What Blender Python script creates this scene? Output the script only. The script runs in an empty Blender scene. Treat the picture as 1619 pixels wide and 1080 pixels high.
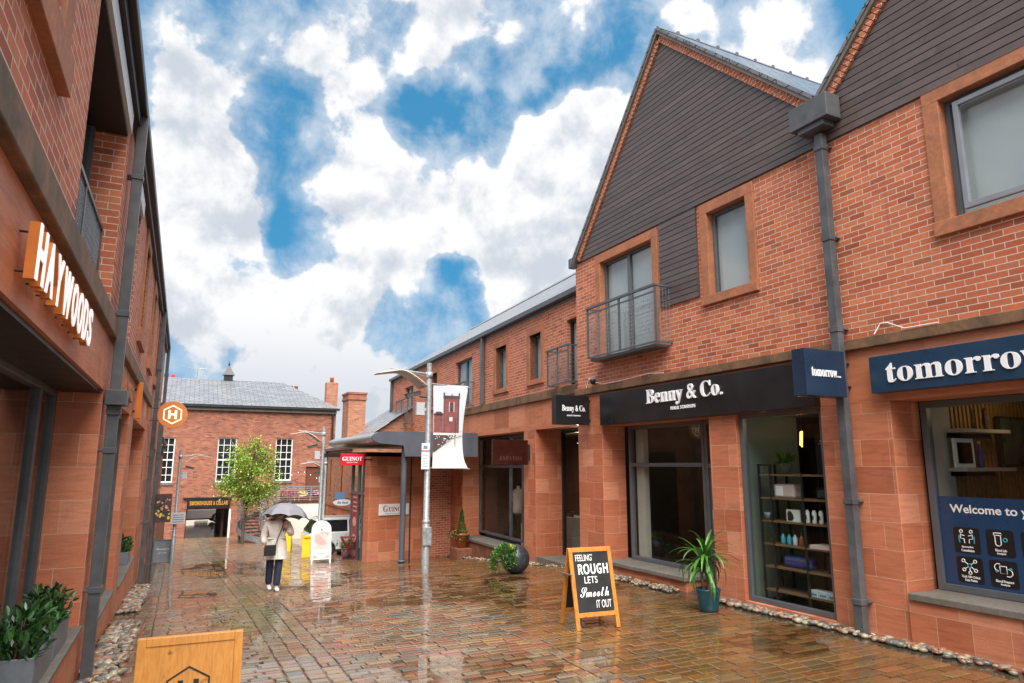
import bpy, math, random
import numpy as np
from mathutils import Vector, Matrix
R = math.radians
S = bpy.context.scene
COL = S.collection
rnd = random.Random(7)

# ---------------------------------------------------------------- camera
YAW, PITCH = math.atan(525/1096.4), math.atan(195/1079)
cd = bpy.data.cameras.new('camera'); cam = bpy.data.objects.new('camera', cd); COL.objects.link(cam)
cd.sensor_width = 36.0; cd.lens = 36.0*1079/1619; cd.clip_end = 3000; cd.clip_start = 0.05
cam.location = (0, 0, 2.0)
cam.rotation_euler = (R(90)+PITCH, 0, -YAW)
S.camera = cam

# ---------------------------------------------------------------- sky, sun, exposure
SUN_EL, SUN_AZ = R(56), R(192)      # azimuth measured from +Y towards +X: the sun is behind the camera
S.view_settings.view_transform = 'Standard'; S.view_settings.look = 'None'
S.view_settings.exposure = 1.28; S.view_settings.gamma = 1.0
sd = bpy.data.lights.new('sun', 'SUN'); sd.energy = 3.6; sd.angle = R(60); sd.color = (1, .955, .9)
so = bpy.data.objects.new('sun', sd); COL.objects.link(so)
sv = Vector((math.sin(SUN_AZ)*math.cos(SUN_EL), math.cos(SUN_AZ)*math.cos(SUN_EL), math.sin(SUN_EL)))
so.rotation_euler = sv.to_track_quat('Z', 'Y').to_euler()
W = bpy.data.worlds.new('World'); S.world = W; W.use_nodes = True
nt = W.node_tree; N = nt.nodes; LK = nt.links; N.clear()
def wn(t, **k):
    n = N.new(t)
    for a, b in k.items(): setattr(n, a, b)
    return n
def wm(op, a, b=None, clamp=False):
    n = wn('ShaderNodeMath', operation=op, use_clamp=clamp)
    for i, v in enumerate((a, b)):
        if v is None: continue
        if isinstance(v, (int, float)): n.inputs[i].default_value = v
        else: LK.new(v, n.inputs[i])
    return n.outputs[0]
out = wn('ShaderNodeOutputWorld'); bg = wn('ShaderNodeBackground'); bg.inputs[1].default_value = 0.07
sky = wn('ShaderNodeTexSky', sky_type='NISHITA', sun_disc=False, sun_elevation=SUN_EL, sun_rotation=SUN_AZ)
tc = wn('ShaderNodeTexCoord')
lift = wn('ShaderNodeVectorMath', operation='ADD'); LK.new(tc.outputs['Generated'], lift.inputs[0]); lift.inputs[1].default_value = (0, 0, .45)
lifn = wn('ShaderNodeVectorMath', operation='NORMALIZE'); LK.new(lift.outputs[0], lifn.inputs[0]); LK.new(lifn.outputs[0], sky.inputs[0])
tint = wn('ShaderNodeMix', data_type='RGBA', blend_type='MULTIPLY'); tint.inputs[0].default_value = 1
LK.new(sky.outputs[0], tint.inputs[6]); tint.inputs[7].default_value = (0.46, 1.32, 1.38, 1)
def noise(scale, detail, rough, dist=0.0, vec=None):
    n = wn('ShaderNodeTexNoise'); n.inputs['Scale'].default_value = scale; n.inputs['Detail'].default_value = detail
    n.inputs['Roughness'].default_value = rough; n.inputs['Distortion'].default_value = dist
    LK.new(vec or tc.outputs['Generated'], n.inputs['Vector']); return n.outputs[0]
BLOBS = [(0.003,0.917,0.400,0.9965,0.40),(0.005,0.961,0.276,0.9946,0.30),(-0.024,0.984,0.175,0.9964,0.22),(0.094,0.981,0.167,0.9948,0.25),(0.210,0.805,0.555,0.9958,0.24),(0.272,0.805,0.527,0.9987,0.12),(0.213,0.869,0.446,0.9987,0.20),(0.208,0.932,0.296,0.9952,0.30),(0.311,0.879,0.361,0.9960,0.36),(0.440,0.814,0.379,0.9925,0.44),(0.498,0.752,0.432,0.9970,0.36),(0.376,0.727,0.575,0.9987,0.18),(0.551,0.606,0.574,0.9992,0.20),(0.681,0.518,0.518,0.9980,0.20),(0.509,0.687,0.519,0.9998,0.12),(0.350,0.791,0.502,0.9986,0.05),(0.251,0.964,0.085,0.9834,0.20),(0.453,0.839,0.303,0.9945,0.36),(0.010,0.874,0.486,0.9986,0.08),(-0.058,0.904,0.424,0.9991,-0.12),(0.115,0.887,0.447,0.9988,-0.22),(0.345,0.822,0.454,0.9975,-0.34),(0.464,0.727,0.506,0.9982,-0.24),(0.549,0.630,0.548,0.9989,-0.20),(0.347,0.915,0.204,0.9979,-0.34),(0.122,0.942,0.314,0.9993,-0.20),(-0.030,0.848,0.529,0.9983,-0.12),(0.093,0.931,0.352,0.9995,-0.20),(0.358,0.895,0.267,0.9989,-0.12),(0.478,0.669,0.569,0.9992,-0.20),(0.042,0.846,0.531,0.9989,-0.10)]
# the direction is warped a little so that the cloud banks do not read as discs
wv = wn('ShaderNodeTexNoise'); wv.inputs['Scale'].default_value = 5; wv.inputs['Detail'].default_value = 5
LK.new(tc.outputs['Generated'], wv.inputs['Vector'])
ws = wn('ShaderNodeVectorMath', operation='MULTIPLY_ADD'); LK.new(wv.outputs['Color'], ws.inputs[0])
ws.inputs[1].default_value = (.26,)*3; ws.inputs[2].default_value = (-.13,)*3
wa = wn('ShaderNodeVectorMath', operation='ADD'); LK.new(tc.outputs['Generated'], wa.inputs[0]); LK.new(ws.outputs[0], wa.inputs[1])
wnorm = wn('ShaderNodeVectorMath', operation='NORMALIZE'); LK.new(wa.outputs[0], wnorm.inputs[0])
detail = noise(7.5, 13, .57, .12)
dens = wm('ADD', wm('MULTIPLY', noise(3.6, 4, .5, .2), .50), wm('MULTIPLY', detail, 1.35))
for x, y, z, c, a in BLOBS:
    d = wn('ShaderNodeVectorMath', operation='DOT_PRODUCT'); LK.new(wnorm.outputs[0], d.inputs[0]); d.inputs[1].default_value = (x, y, z)
    mr = wn('ShaderNodeMapRange', interpolation_type='SMOOTHERSTEP'); LK.new(d.outputs['Value'], mr.inputs[0])
    mr.inputs[1].default_value = 1-(1-c)*2.2; mr.inputs[2].default_value = 1-(1-c)*.02; mr.inputs[3].default_value = 0; mr.inputs[4].default_value = a*(.95 if a > 0 else .75)
    dens = wm('ADD', dens, mr.outputs[0])
sp0 = wn('ShaderNodeSeparateXYZ'); LK.new(tc.outputs['Generated'], sp0.inputs[0])
for ch, a, b, amt in ((1, .35, -.05, .3), (2, .16, .05, .35), (2, .70, .9, .3), (0, -.25, -.5, .2), (0, .8, .95, .2)):     # the sky outside the open blue patch is closed cloud
    mr = wn('ShaderNodeMapRange', interpolation_type='SMOOTHSTEP'); LK.new(sp0.outputs[ch], mr.inputs[0])
    mr.inputs[1].default_value = a; mr.inputs[2].default_value = b; mr.inputs[3].default_value = 0; mr.inputs[4].default_value = amt; dens = wm('ADD', dens, mr.outputs[0])
def smooth(v, a, b, c=0., d=1.):
    m_ = wn('ShaderNodeMapRange', interpolation_type='SMOOTHSTEP'); LK.new(v, m_.inputs[0])
    for q_, w_ in enumerate((a, b, c, d)): m_.inputs[q_+1].default_value = w_
    return m_.outputs[0]
sep = wn('ShaderNodeSeparateXYZ'); LK.new(tc.outputs['Generated'], sep.inputs[0])
low = smooth(sep.outputs[2], .26, .06)
puff = smooth(dens, 1.01, 1.19)
wisp = smooth(wm('ADD', dens, wm('MULTIPLY', noise(16, 10, .7, .9), .45)), 0.96, 1.48, 0, .62)
mask = wm('MAXIMUM', puff, wisp)
upv = wn('ShaderNodeVectorMath', operation='ADD'); LK.new(tc.outputs['Generated'], upv.inputs[0]); upv.inputs[1].default_value = (-.010, -.01, .028)
relief = wm('SUBTRACT', noise(7.5, 13, .57, .12, upv.outputs[0]), detail)
shade = wm('ADD', wm('ADD', wm('MULTIPLY', noise(3.2, 6, .55, .2), 1.1), wm('MULTIPLY', dens, .34)), wm('MULTIPLY', relief, 3.2))
shf = wm('MAXIMUM', wm('MULTIPLY', smooth(shade, .72, 1.50), .8), wm('MULTIPLY', low, .66))
cc = wn('ShaderNodeMix', data_type='RGBA'); LK.new(shf, cc.inputs[0])
cc.inputs[6].default_value = (6.3, 6.25, 6.25, 1); cc.inputs[7].default_value = (3.1, 3.5, 4.1, 1)
mx = wn('ShaderNodeMix', data_type='RGBA'); LK.new(mask, mx.inputs[0]); LK.new(tint.outputs[2], mx.inputs[6]); LK.new(cc.outputs[2], mx.inputs[7])
LK.new(mx.outputs[2], bg.inputs[0]); LK.new(bg.outputs[0], out.inputs[0])

# ---------------------------------------------------------------- materials
M = {}
class NT:
    def __init__(s, name):
        s.m = bpy.data.materials.new(name); s.m.use_nodes = True; s.t = s.m.node_tree; s.n = s.t.nodes; s.b = s.n['Principled BSDF']; M[name] = s.m
    def add(s, t, **k):
        n = s.n.new(t)
        for a, b in k.items(): setattr(n, a, b)
        return n
    def link(s, a, b): s.t.links.new(a, b)
    def uv(s): return s.add('ShaderNodeTexCoord').outputs['UV']
    def ob(s): return s.add('ShaderNodeTexCoord').outputs['Object']
    def noise(s, vec, scale, detail=5, rough=.55, dist=0):
        n = s.add('ShaderNodeTexNoise'); s.link(vec, n.inputs['Vector'])
        n.inputs['Scale'].default_value = scale; n.inputs['Detail'].default_value = detail; n.inputs['Roughness'].default_value = rough; n.inputs['Distortion'].default_value = dist
        return n.outputs[0]
    def ramp(s, fac, stops):
        r = s.add('ShaderNodeValToRGB'); s.link(fac, r.inputs[0]); e = r.color_ramp.elements
        while len(e) < len(stops): e.new(.5)
        for q, (p, c) in zip(e, stops): q.position = p; q.color = (*c, 1) if len(c) == 3 else c
        return r.outputs[0]
    def mix(s, fac, a, b, blend='MIX'):
        m = s.add('ShaderNodeMix', data_type='RGBA', blend_type=blend)
        for i, v in ((0, fac), (6, a), (7, b)):
            if isinstance(v, (int, float)): m.inputs[i].default_value = v
            elif isinstance(v, tuple): m.inputs[i].default_value = (*v, 1)
            else: s.link(v, m.inputs[i])
        return m.outputs[2]
    def rng(s, v, a, b, c=0., d=1.):
        m = s.add('ShaderNodeMapRange'); s.link(v, m.inputs[0])
        for i, q in enumerate((a, b, c, d)): m.inputs[i+1].default_value = q
        return m.outputs[0]
    def bump(s, h, strength=.4, dist=.01):
        b = s.add('ShaderNodeBump'); b.inputs['Strength'].default_value = strength; b.inputs['Distance'].default_value = dist
        s.link(h, b.inputs['Height']); s.link(b.outputs[0], s.b.inputs['Normal'])
    def base(s, c):
        if isinstance(c, tuple): s.b.inputs['Base Color'].default_value = (*c, 1)
        else: s.link(c, s.b.inputs['Base Color'])
    def rough(s, r):
        if isinstance(r, (int, float)): s.b.inputs['Roughness'].default_value = r
        else: s.link(r, s.b.inputs['Roughness'])

def plain(name, c, rough=.5, metal=0., var=.12, nscale=3., emit=0., coat=0., bump=0.):
    t = NT(name); v = t.noise(t.ob(), nscale, 6, .6)
    lo = tuple(x*(1-var) for x in c); hi = tuple(min(1, x*(1+var)) for x in c)
    t.base(t.ramp(v, [(.3, lo), (.7, hi)])); t.rough(t.rng(v, .3, .7, max(0, rough-.06), min(1, rough+.06)))
    t.b.inputs['Metallic'].default_value = metal; t.b.inputs['Coat Weight'].default_value = coat
    if bump: t.bump(t.noise(t.ob(), nscale*12, 4), bump, .004)
    if emit: t.b.inputs['Emission Color'].default_value = (*c, 1); t.b.inputs['Emission Strength'].default_value = emit
    return t.m

def brick(name, c1, c2, mortar, w=.225, h=.075, ms=.0055, var=.35, stain=(.1, .07, .05), stain_amt=.35, rough=.72, bias=0.):
    t = NT(name); uv = t.uv()
    b = t.add('ShaderNodeTexBrick'); t.link(uv, b.inputs['Vector'])
    b.inputs['Color1'].default_value = (*c1, 1); b.inputs['Color2'].default_value = (*c2, 1); b.inputs['Mortar'].default_value = (*mortar, 1)
    for k, v in (('Scale', 1), ('Mortar Size', ms), ('Mortar Smooth', .15), ('Bias', bias), ('Brick Width', w), ('Row Height', h)): b.inputs[k].default_value = v
    # a second pattern with the same joints gives a few odd dark and pale bricks
    b2 = t.add('ShaderNodeTexBrick'); mp = t.add('ShaderNodeMapping'); t.link(uv, mp.inputs[0]); mp.inputs['Location'].default_value = (w*24, h*46, 0); t.link(mp.outputs[0], b2.inputs['Vector'])
    b2.inputs['Color1'].default_value = (0, 0, 0, 1); b2.inputs['Color2'].default_value = (1, 1, 1, 1); b2.inputs['Mortar'].default_value = (.5, .5, .5, 1)
    for k, v in (('Scale', 1), ('Mortar Size', ms), ('Mortar Smooth', .15), ('Brick Width', w), ('Row Height', h)): b2.inputs[k].default_value = v
    odd = t.ramp(b2.outputs[0], [(0., (1-var,)*3), (.25, (.96,)*3), (.8, (1.,)*3), (1., (1+var*.45,)*3)])
    c = t.mix(1., b.outputs[0], odd, 'MULTIPLY')
    fine = t.noise(uv, 26, 6, .65); big = t.noise(uv, .8, 6, .6, .4)
    c = t.mix(1., c, t.ramp(fine, [(.25, (.78,)*3), (.75, (1.15,)*3)]), 'MULTIPLY')
    c = t.mix(t.rng(big, .52, .78, 0, stain_amt), c, stain)
    ms_ = t.add('ShaderNodeMapping'); t.link(uv, ms_.inputs[0]); ms_.inputs['Scale'].default_value = (2.2, .22, 1)
    st_ = t.noise(ms_.outputs[0], 2.6, 7, .65, .4); c = t.mix(t.rng(st_, .56, .74, 0, .5), c, stain)
    t.base(c); t.rough(t.rng(fine, .2, .8, rough-.12, rough+.12))
    m = t.add('ShaderNodeMath', operation='MULTIPLY_ADD'); t.link(b.outputs['Fac'], m.inputs[0]); m.inputs[1].default_value = -1.0; t.link(t.rng(fine, 0, 1, 0, .35), m.inputs[2])
    t.bump(m.outputs[0], .75, .008)
    return t.m

brick('red_brick', (.45, .105, .042), (.58, .19, .088), (.68, .53, .43), stain=(.22, .07, .04), stain_amt=.2)
brick('old_brick', (.27, .075, .042), (.39, .14, .075), (.32, .21, .16), stain=(.14, .05, .035), stain_amt=.55, var=.5)
brick('chimney_brick', (.36, .13, .07), (.47, .2, .11), (.38, .27, .2), stain=(.1, .08, .06), stain_amt=.4)
def ashlar(name, c1, c2, mortar, w, h):
    t = NT(name); uv = t.uv()
    b = t.add('ShaderNodeTexBrick'); t.link(uv, b.inputs['Vector']); b.squash = .62; b.squash_frequency = 3; b.offset = .43
    b.inputs['Color1'].default_value = (*c1, 1); b.inputs['Color2'].default_value = (*c2, 1); b.inputs['Mortar'].default_value = (*mortar, 1)
    for k, v in (('Scale', 1), ('Mortar Size', .004), ('Mortar Smooth', .2), ('Bias', -.15), ('Brick Width', w), ('Row Height', h)): b.inputs[k].default_value = v
    mp = t.add('ShaderNodeMapping'); t.link(uv, mp.inputs[0]); mp.inputs['Scale'].default_value = (.5, 4.5, 1); mp.inputs['Rotation'].default_value = (0, 0, .12)
    bed = t.noise(mp.outputs[0], 5, 8, .62, .7); big = t.noise(uv, 1.3, 7, .62, .5); fine = t.noise(uv, 60, 3, .6)
    b2 = t.add('ShaderNodeTexBrick'); b2.squash = .62; b2.squash_frequency = 3; b2.offset = .43; m2 = t.add('ShaderNodeMapping'); t.link(uv, m2.inputs[0]); m2.inputs['Location'].default_value = (0, h*48, 0); t.link(m2.outputs[0], b2.inputs['Vector'])
    b2.inputs['Color1'].default_value = (0, 0, 0, 1); b2.inputs['Color2'].default_value = (1, 1, 1, 1); b2.inputs['Mortar'].default_value = (.5, .5, .5, 1)
    for k, v in (('Scale', 1), ('Mortar Size', .004), ('Mortar Smooth', .2), ('Brick Width', w), ('Row Height', h)): b2.inputs[k].default_value = v
    b1 = t.mix(1., b.outputs[0], t.ramp(b2.outputs[0], [(0., (.72, .68, .66)), (.3, (.95, .94, .93)), (.75, (1., 1., 1.)), (1., (1.1, 1.3, 1.5))]), 'MULTIPLY')
    c = t.mix(1., b1, t.ramp(bed, [(.3, (.78, .74, .72)), (.5, (1, 1, 1)), (.72, (1.14, 1.1, 1.08))]), 'MULTIPLY')
    c = t.mix(t.rng(big, .56, .76, 0, .55), c, (.16, .075, .045))
    c = t.mix(1., c, t.ramp(fine, [(.3, (.9,)*3), (.7, (1.08,)*3)]), 'MULTIPLY')
    t.base(c); t.rough(t.rng(big, .3, .7, .45, .75))
    m = t.add('ShaderNodeMath', operation='MULTIPLY_ADD'); t.link(b.outputs['Fac'], m.inputs[0]); m.inputs[1].default_value = -1.0; t.link(t.rng(bed, 0, 1, 0, .5), m.inputs[2])
    t.bump(m.outputs[0], .45, .006)
ashlar('sandstone', (.48, .145, .068), (.62, .235, .125), (.60, .36, .24), .62, .33)
ashlar('sandstone_smooth', (.55, .185, .085), (.61, .225, .11), (.5, .28, .18), 1.1, .75)
def stone_trim(name, c, moss, amt):
    t = NT(name); v = t.ob(); a = t.noise(v, 2.2, 8, .68, .6); f = t.noise(v, 22, 5, .6)
    col = t.ramp(f, [(.3, tuple(x*.8 for x in c)), (.7, tuple(x*1.15 for x in c))])
    col = t.mix(t.rng(a, .42, .68, 0, amt), col, moss); t.base(col); t.rough(.68); t.bump(f, .3, .006)
stone_trim('trim_stone', (.43, .16, .075), (.12, .07, .04), .55)
stone_trim('mossy_stone', (.22, .115, .06), (.05, .045, .02), .95)
stone_trim('sill_stone', (.17, .15, .13), (.08, .08, .05), .6)
stone_trim('wet_stone', (.30, .10, .055), (.07, .055, .03), .85)
def slate(name, c1, c2, rough, w=.3, h=.22):
    t = NT(name); uv = t.uv(); b = t.add('ShaderNodeTexBrick'); t.link(uv, b.inputs['Vector'])
    b.inputs['Color1'].default_value = (*c1, 1); b.inputs['Color2'].default_value = (*c2, 1); b.inputs['Mortar'].default_value = (.02, .022, .026, 1)
    for k, v in (('Scale', 1), ('Mortar Size', .012), ('Mortar Smooth', .3), ('Brick Width', w), ('Row Height', h)): b.inputs[k].default_value = v
    n = t.noise(uv, 7, 7, .65); t.base(t.mix(1., b.outputs[0], t.ramp(n, [(.3, (.8,)*3), (.7, (1.15,)*3)]), 'MULTIPLY'))
    t.rough(t.rng(n, .3, .7, rough-.1, rough+.12))
    m = t.add('ShaderNodeMath', operation='MULTIPLY_ADD'); t.link(b.outputs['Fac'], m.inputs[0]); m.inputs[1].default_value = -1.; t.link(n, m.inputs[2]); t.bump(m.outputs[0], .7, .02)
slate('slate', (.13, .135, .145), (.19, .195, .205), .22)
slate('slate_pale', (.17, .175, .185), (.235, .24, .25), .28, .5, .28)
def boards():
    t = NT('cladding'); uv = t.uv(); mp = t.add('ShaderNodeMapping'); t.link(uv, mp.inputs[0]); mp.inputs['Scale'].default_value = (.8, 26, 1)
    g = t.noise(mp.outputs[0], 3, 8, .7, .3); a = t.noise(uv, 2.4, 6, .62)
    c = t.ramp(g, [(.25, (.066, .049, .044)), (.6, (.105, .082, .075)), (.85, (.145, .118, .11))])
    c = t.mix(1., c, t.ramp(a, [(.3, (.78, .74, .76)), (.7, (1.25, 1.2, 1.2))]), 'MULTIPLY')
    r = t.add('ShaderNodeVertexColor', layer_name='Col'); c = t.mix(1., c, r.outputs[0], 'MULTIPLY')
    t.base(c); t.rough(t.rng(a, .3, .7, .3, .5)); t.bump(g, .25, .004)
boards()
def wood(name, c, dark, rough=.4):
    t = NT(name); o = t.ob(); mp = t.add('ShaderNodeMapping'); t.link(o, mp.inputs[0]); mp.inputs['Scale'].default_value = (14, 14, 1.1)
    g = t.noise(mp.outputs[0], 3, 8, .65, .8); k = t.noise(o, 9, 3, .5)
    col = t.ramp(g, [(.25, dark), (.55, c), (.8, tuple(min(1, x*1.15) for x in c))]); col = t.mix(t.rng(k, .68, .76, 0, .8), col, tuple(x*.35 for x in dark))
    t.base(col); t.rough(rough); t.bump(g, .15, .003)
wood('oak', (.58, .25, .045), (.42, .15, .022), .32)
wood('pine', (.55, .215, .035), (.33, .10, .014), .38)
wood('dark_wood', (.09, .035, .018), (.05, .018, .01), .45)
wood('brown_door', (.15, .045, .025), (.09, .025, .014), .5)
plain('grey_metal', (.09, .095, .105), .38, .0, .18, 5, bump=.1)
plain('pipe_grey', (.085, .088, .096), .42, 0, .3, 4, bump=.15)
plain('frame_grey', (.10, .108, .12), .35, 0, .1, 4)
plain('light_frame', (.22, .24, .27), .35, 0, .1, 4)
plain('black_metal', (.018, .019, .021), .4, 0, .2)
plain('sign_black', (.012, .012, .013), .33, 0, .25, 2.5)
plain('sign_navy', (.014, .032, .065), .3, 0, .15, 2)
plain('sign_navy_front', (.014, .042, .085), .3, 0, .1, 2)
plain('decal_navy', (.014, .05, .125), .25, 0, .08, 2)
plain('sign_maroon', (.035, .008, .006), .25, 0, .3, 2.5)
plain('maroon_letter', (.11, .035, .028), .4)
plain('sign_red', (.55, .006, .022), .35, 0, .08)
plain('dark_red', (.28, .01, .025), .4, 0, .1)
plain('white_letter', (.88, .88, .9), .4, 0, .03)
plain('cream_letter', (.9, .84, .66), .45, 0, .04)
plain('gold_letter', (.62, .27, .05), .4, 0, .06)
plain('teal', (.03, .45, .5), .4)
plain('white_paint', (.78, .77, .75), .45, 0, .05)
plain('cream_render', (.78, .70, .60), .7, 0, .12, 1.2, bump=.1)
plain('lit_letter', (.9, .89, .88), .4, 0, .01, emit=.22)
plain('orange_metal', (.60, .17, .025), .38, 0, .12)
plain('orange_disc', (.62, .21, .055), .42, 0, .08)
plain('lit_cream', (1., .86, .52), .4, 0, .01, emit=.6)
plain('chalk', (.8, .8, .78), .9, 0, .1, 40)
plain('blackboard', (.012, .013, .014), .5, 0, .4, 8)
plain('galvanised', (.30, .32, .33), .42, .35, .3, 14, bump=.1)
plain('zinc', (.42, .45, .48), .3, .75, .15, 3)
plain('lamp_shade', (.55, .50, .43), .4, 0, .12)
plain('grey_box', (.42, .44, .46), .5)
plain('canopy_grey', (.075, .085, .105), .4, 0, .15, 1.5)
plain('white_beam', (.62, .66, .72), .4, 0, .06)
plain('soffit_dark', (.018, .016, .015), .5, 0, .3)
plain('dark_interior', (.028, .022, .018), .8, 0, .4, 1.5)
plain('green_wall', (.15, .18, .145), .8, 0, .08)
plain('cream_wall', (.42, .40, .35), .8, 0, .06)
plain('pale_sky_sheet', (.52, .54, .56), .8, 0, .04, 1.2)  # pale tone of sky reflected in the upper panes, put on a sheet
plain('warm_slat', (.36, .20, .07), .5, 0, .2)
plain('shelf_wood', (.17, .095, .05), .5, 0, .2, 8)
plain('terracotta', (.42, .13, .05), .7, 0, .2, 10)
plain('planter_grey', (.15, .165, .185), .55, 0, .25, 6, bump=.2)
plain('ball_black', (.03, .035, .042), .3, 0, .45, 9, bump=.25)
plain('teal_pot', (.012, .06, .08), .25, 0, .3, 6)
plain('soil', (.03, .02, .012), .95, 0, .4, 20)
plain('trunk', (.10, .07, .045), .85, 0, .35, 12, bump=.4)
plain('yellow', (.80, .50, .01), .4, 0, .06)
plain('car_white', (.72, .74, .76), .18, 0, .02, coat=.6)
plain('car_silver', (.52, .55, .57), .18, .2, .03, coat=.6)
plain('tyre', (.02, .02, .02), .8)
plain('alloy', (.45, .46, .47), .3, .6)
plain('car_glass', (.015, .018, .02), .06, 0, .1)
plain('coat', (.68, .63, .57), .85, 0, .1, 14, bump=.2)
plain('jeans', (.018, .03, .062), .85, 0, .3, 12)
plain('skin', (.52, .27, .19), .5, 0, .06)
plain('hair', (.03, .018, .012), .6, 0, .2)
plain('shoe', (.75, .75, .76), .6)
plain('bag_black', (.012, .012, .014), .38)
plain('blue_sign', (.12, .25, .45), .5)
plain('pink', (.70, .33, .30), .6)
plain('blush', (.62, .48, .44), .6)
plain('teal_bottle', (.05, .32, .42), .25)
plain('amber', (.25, .08, .02), .2)
plain('violet', (.06, .06, .25), .5)
plain('orange_glow', (1., .28, .03), .4, 0, .01, emit=6.)
plain('umbrella_cloth', (.20, .20, .225), .6, 0, .12, 6)
plain('steel', (.38, .40, .42), .3, .7, .1)
plain('banner_sky', (.50, .54, .60), .6, 0, .05)
plain('banner_tower', (.20, .06, .055), .7, 0, .3, 9)
plain('banner_dark', (.07, .04, .04), .7, 0, .3, 9)
plain('banner_white', (.56, .57, .57), .55, 0, .05)
plain('flower_red', (.6, .03, .03), .6)
plain('flower_pink', (.65, .2, .3), .6)
plain('flower_yellow', (.75, .55, .05), .6)
plain('screen_picture', (.05, .09, .07), .3, 0, .9, 4)
def leaf(name, a, b, rough=.35):
    t = NT(name); r = t.add('ShaderNodeVertexColor', layer_name='Col'); t.base(t.mix(r.outputs[0], a, b)); t.rough(rough)
    t.b.inputs['Subsurface Weight'].default_value = 0
leaf('leaf_laurel', (.012, .05, .012), (.05, .15, .03), .28)
leaf('leaf_bright', (.11, .23, .018), (.37, .50, .055), .5)
leaf('leaf_green', (.03, .10, .015), (.12, .24, .04), .4)
leaf('leaf_yucca', (.03, .12, .015), (.11, .26, .04), .3)
leaf('leaf_varie', (.05, .10, .02), (.42, .36, .10), .45)
def glass(name, tintc, f0):
    t = NT(name); t.n.remove(t.b); o = [x for x in t.n if x.type == 'OUTPUT_MATERIAL'][0]
    tr = t.add('ShaderNodeBsdfTransparent'); tr.inputs[0].default_value = (*tintc, 1)
    gl = t.add('ShaderNodeBsdfGlossy'); gl.inputs[1].default_value = .015
    fr = t.add('ShaderNodeFresnel'); fr.inputs[0].default_value = f0
    ge = t.add('ShaderNodeNewGeometry'); iv = t.add('ShaderNodeMath', operation='SUBTRACT'); iv.inputs[0].default_value = 1.; t.link(ge.outputs['Backfacing'], iv.inputs[1])
    fm = t.add('ShaderNodeMath', operation='MULTIPLY'); t.link(fr.outputs[0], fm.inputs[0]); t.link(iv.outputs[0], fm.inputs[1])
    mx_ = t.add('ShaderNodeMixShader'); t.link(fm.outputs[0], mx_.inputs[0]); t.link(tr.outputs[0], mx_.inputs[1]); t.link(gl.outputs[0], mx_.inputs[2]); t.link(mx_.outputs[0], o.inputs[0])
glass('shop_glass', (.93, .96, .95), 1.45); glass('window_glass', (.9, .93, .93), 1.75); glass('rain_water', (.86, .82, .74), 1.36)
def setts():
    t = NT('wet_setts'); o = t.ob(); v = t.add('ShaderNodeVertexColor', layer_name='Col')
    f = t.noise(o, 45, 5, .65); big = t.noise(o, .55, 7, .6, .5); md = t.noise(o, 7, 5, .6)
    c = t.mix(1., v.outputs[0], t.ramp(f, [(.25, (.66,)*3), (.75, (1.25,)*3)]), 'MULTIPLY')
    t.base(c); t.rough(t.rng(big, .35, .66, .09, .32))
    t.b.inputs['Coat Weight'].default_value = .55; t.b.inputs['Coat Roughness'].default_value = .06; t.b.inputs['Specular IOR Level'].default_value = .6
    m = t.add('ShaderNodeMath', operation='MULTIPLY_ADD'); t.link(md, m.inputs[0]); m.inputs[1].default_value = 1.; t.link(t.rng(f, 0, 1, 0, .35), m.inputs[2])
    t.bump(m.outputs[0], .28, .012)
setts()
def water_joint():
    t = NT('wet_joint'); o = t.ob(); n = t.noise(o, 14, 4, .6); big = t.noise(o, .8, 5, .6)
    t.base(t.ramp(n, [(.3, (.035, .026, .016)), (.7, (.075, .06, .035))])); t.rough(t.rng(big, .3, .7, .04, .16)); t.b.inputs['Specular IOR Level'].default_value = .7
    t.bump(n, .06, .02)
water_joint()
def pebble_mat():
    t = NT('pebble'); v = t.add('ShaderNodeVertexColor', layer_name='Col'); n = t.noise(t.ob(), 30, 4, .6)
    t.base(t.mix(1., v.outputs[0], t.ramp(n, [(.3, (.7,)*3), (.7, (1.2,)*3)]), 'MULTIPLY')); t.rough(.22)
pebble_mat()

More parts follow.
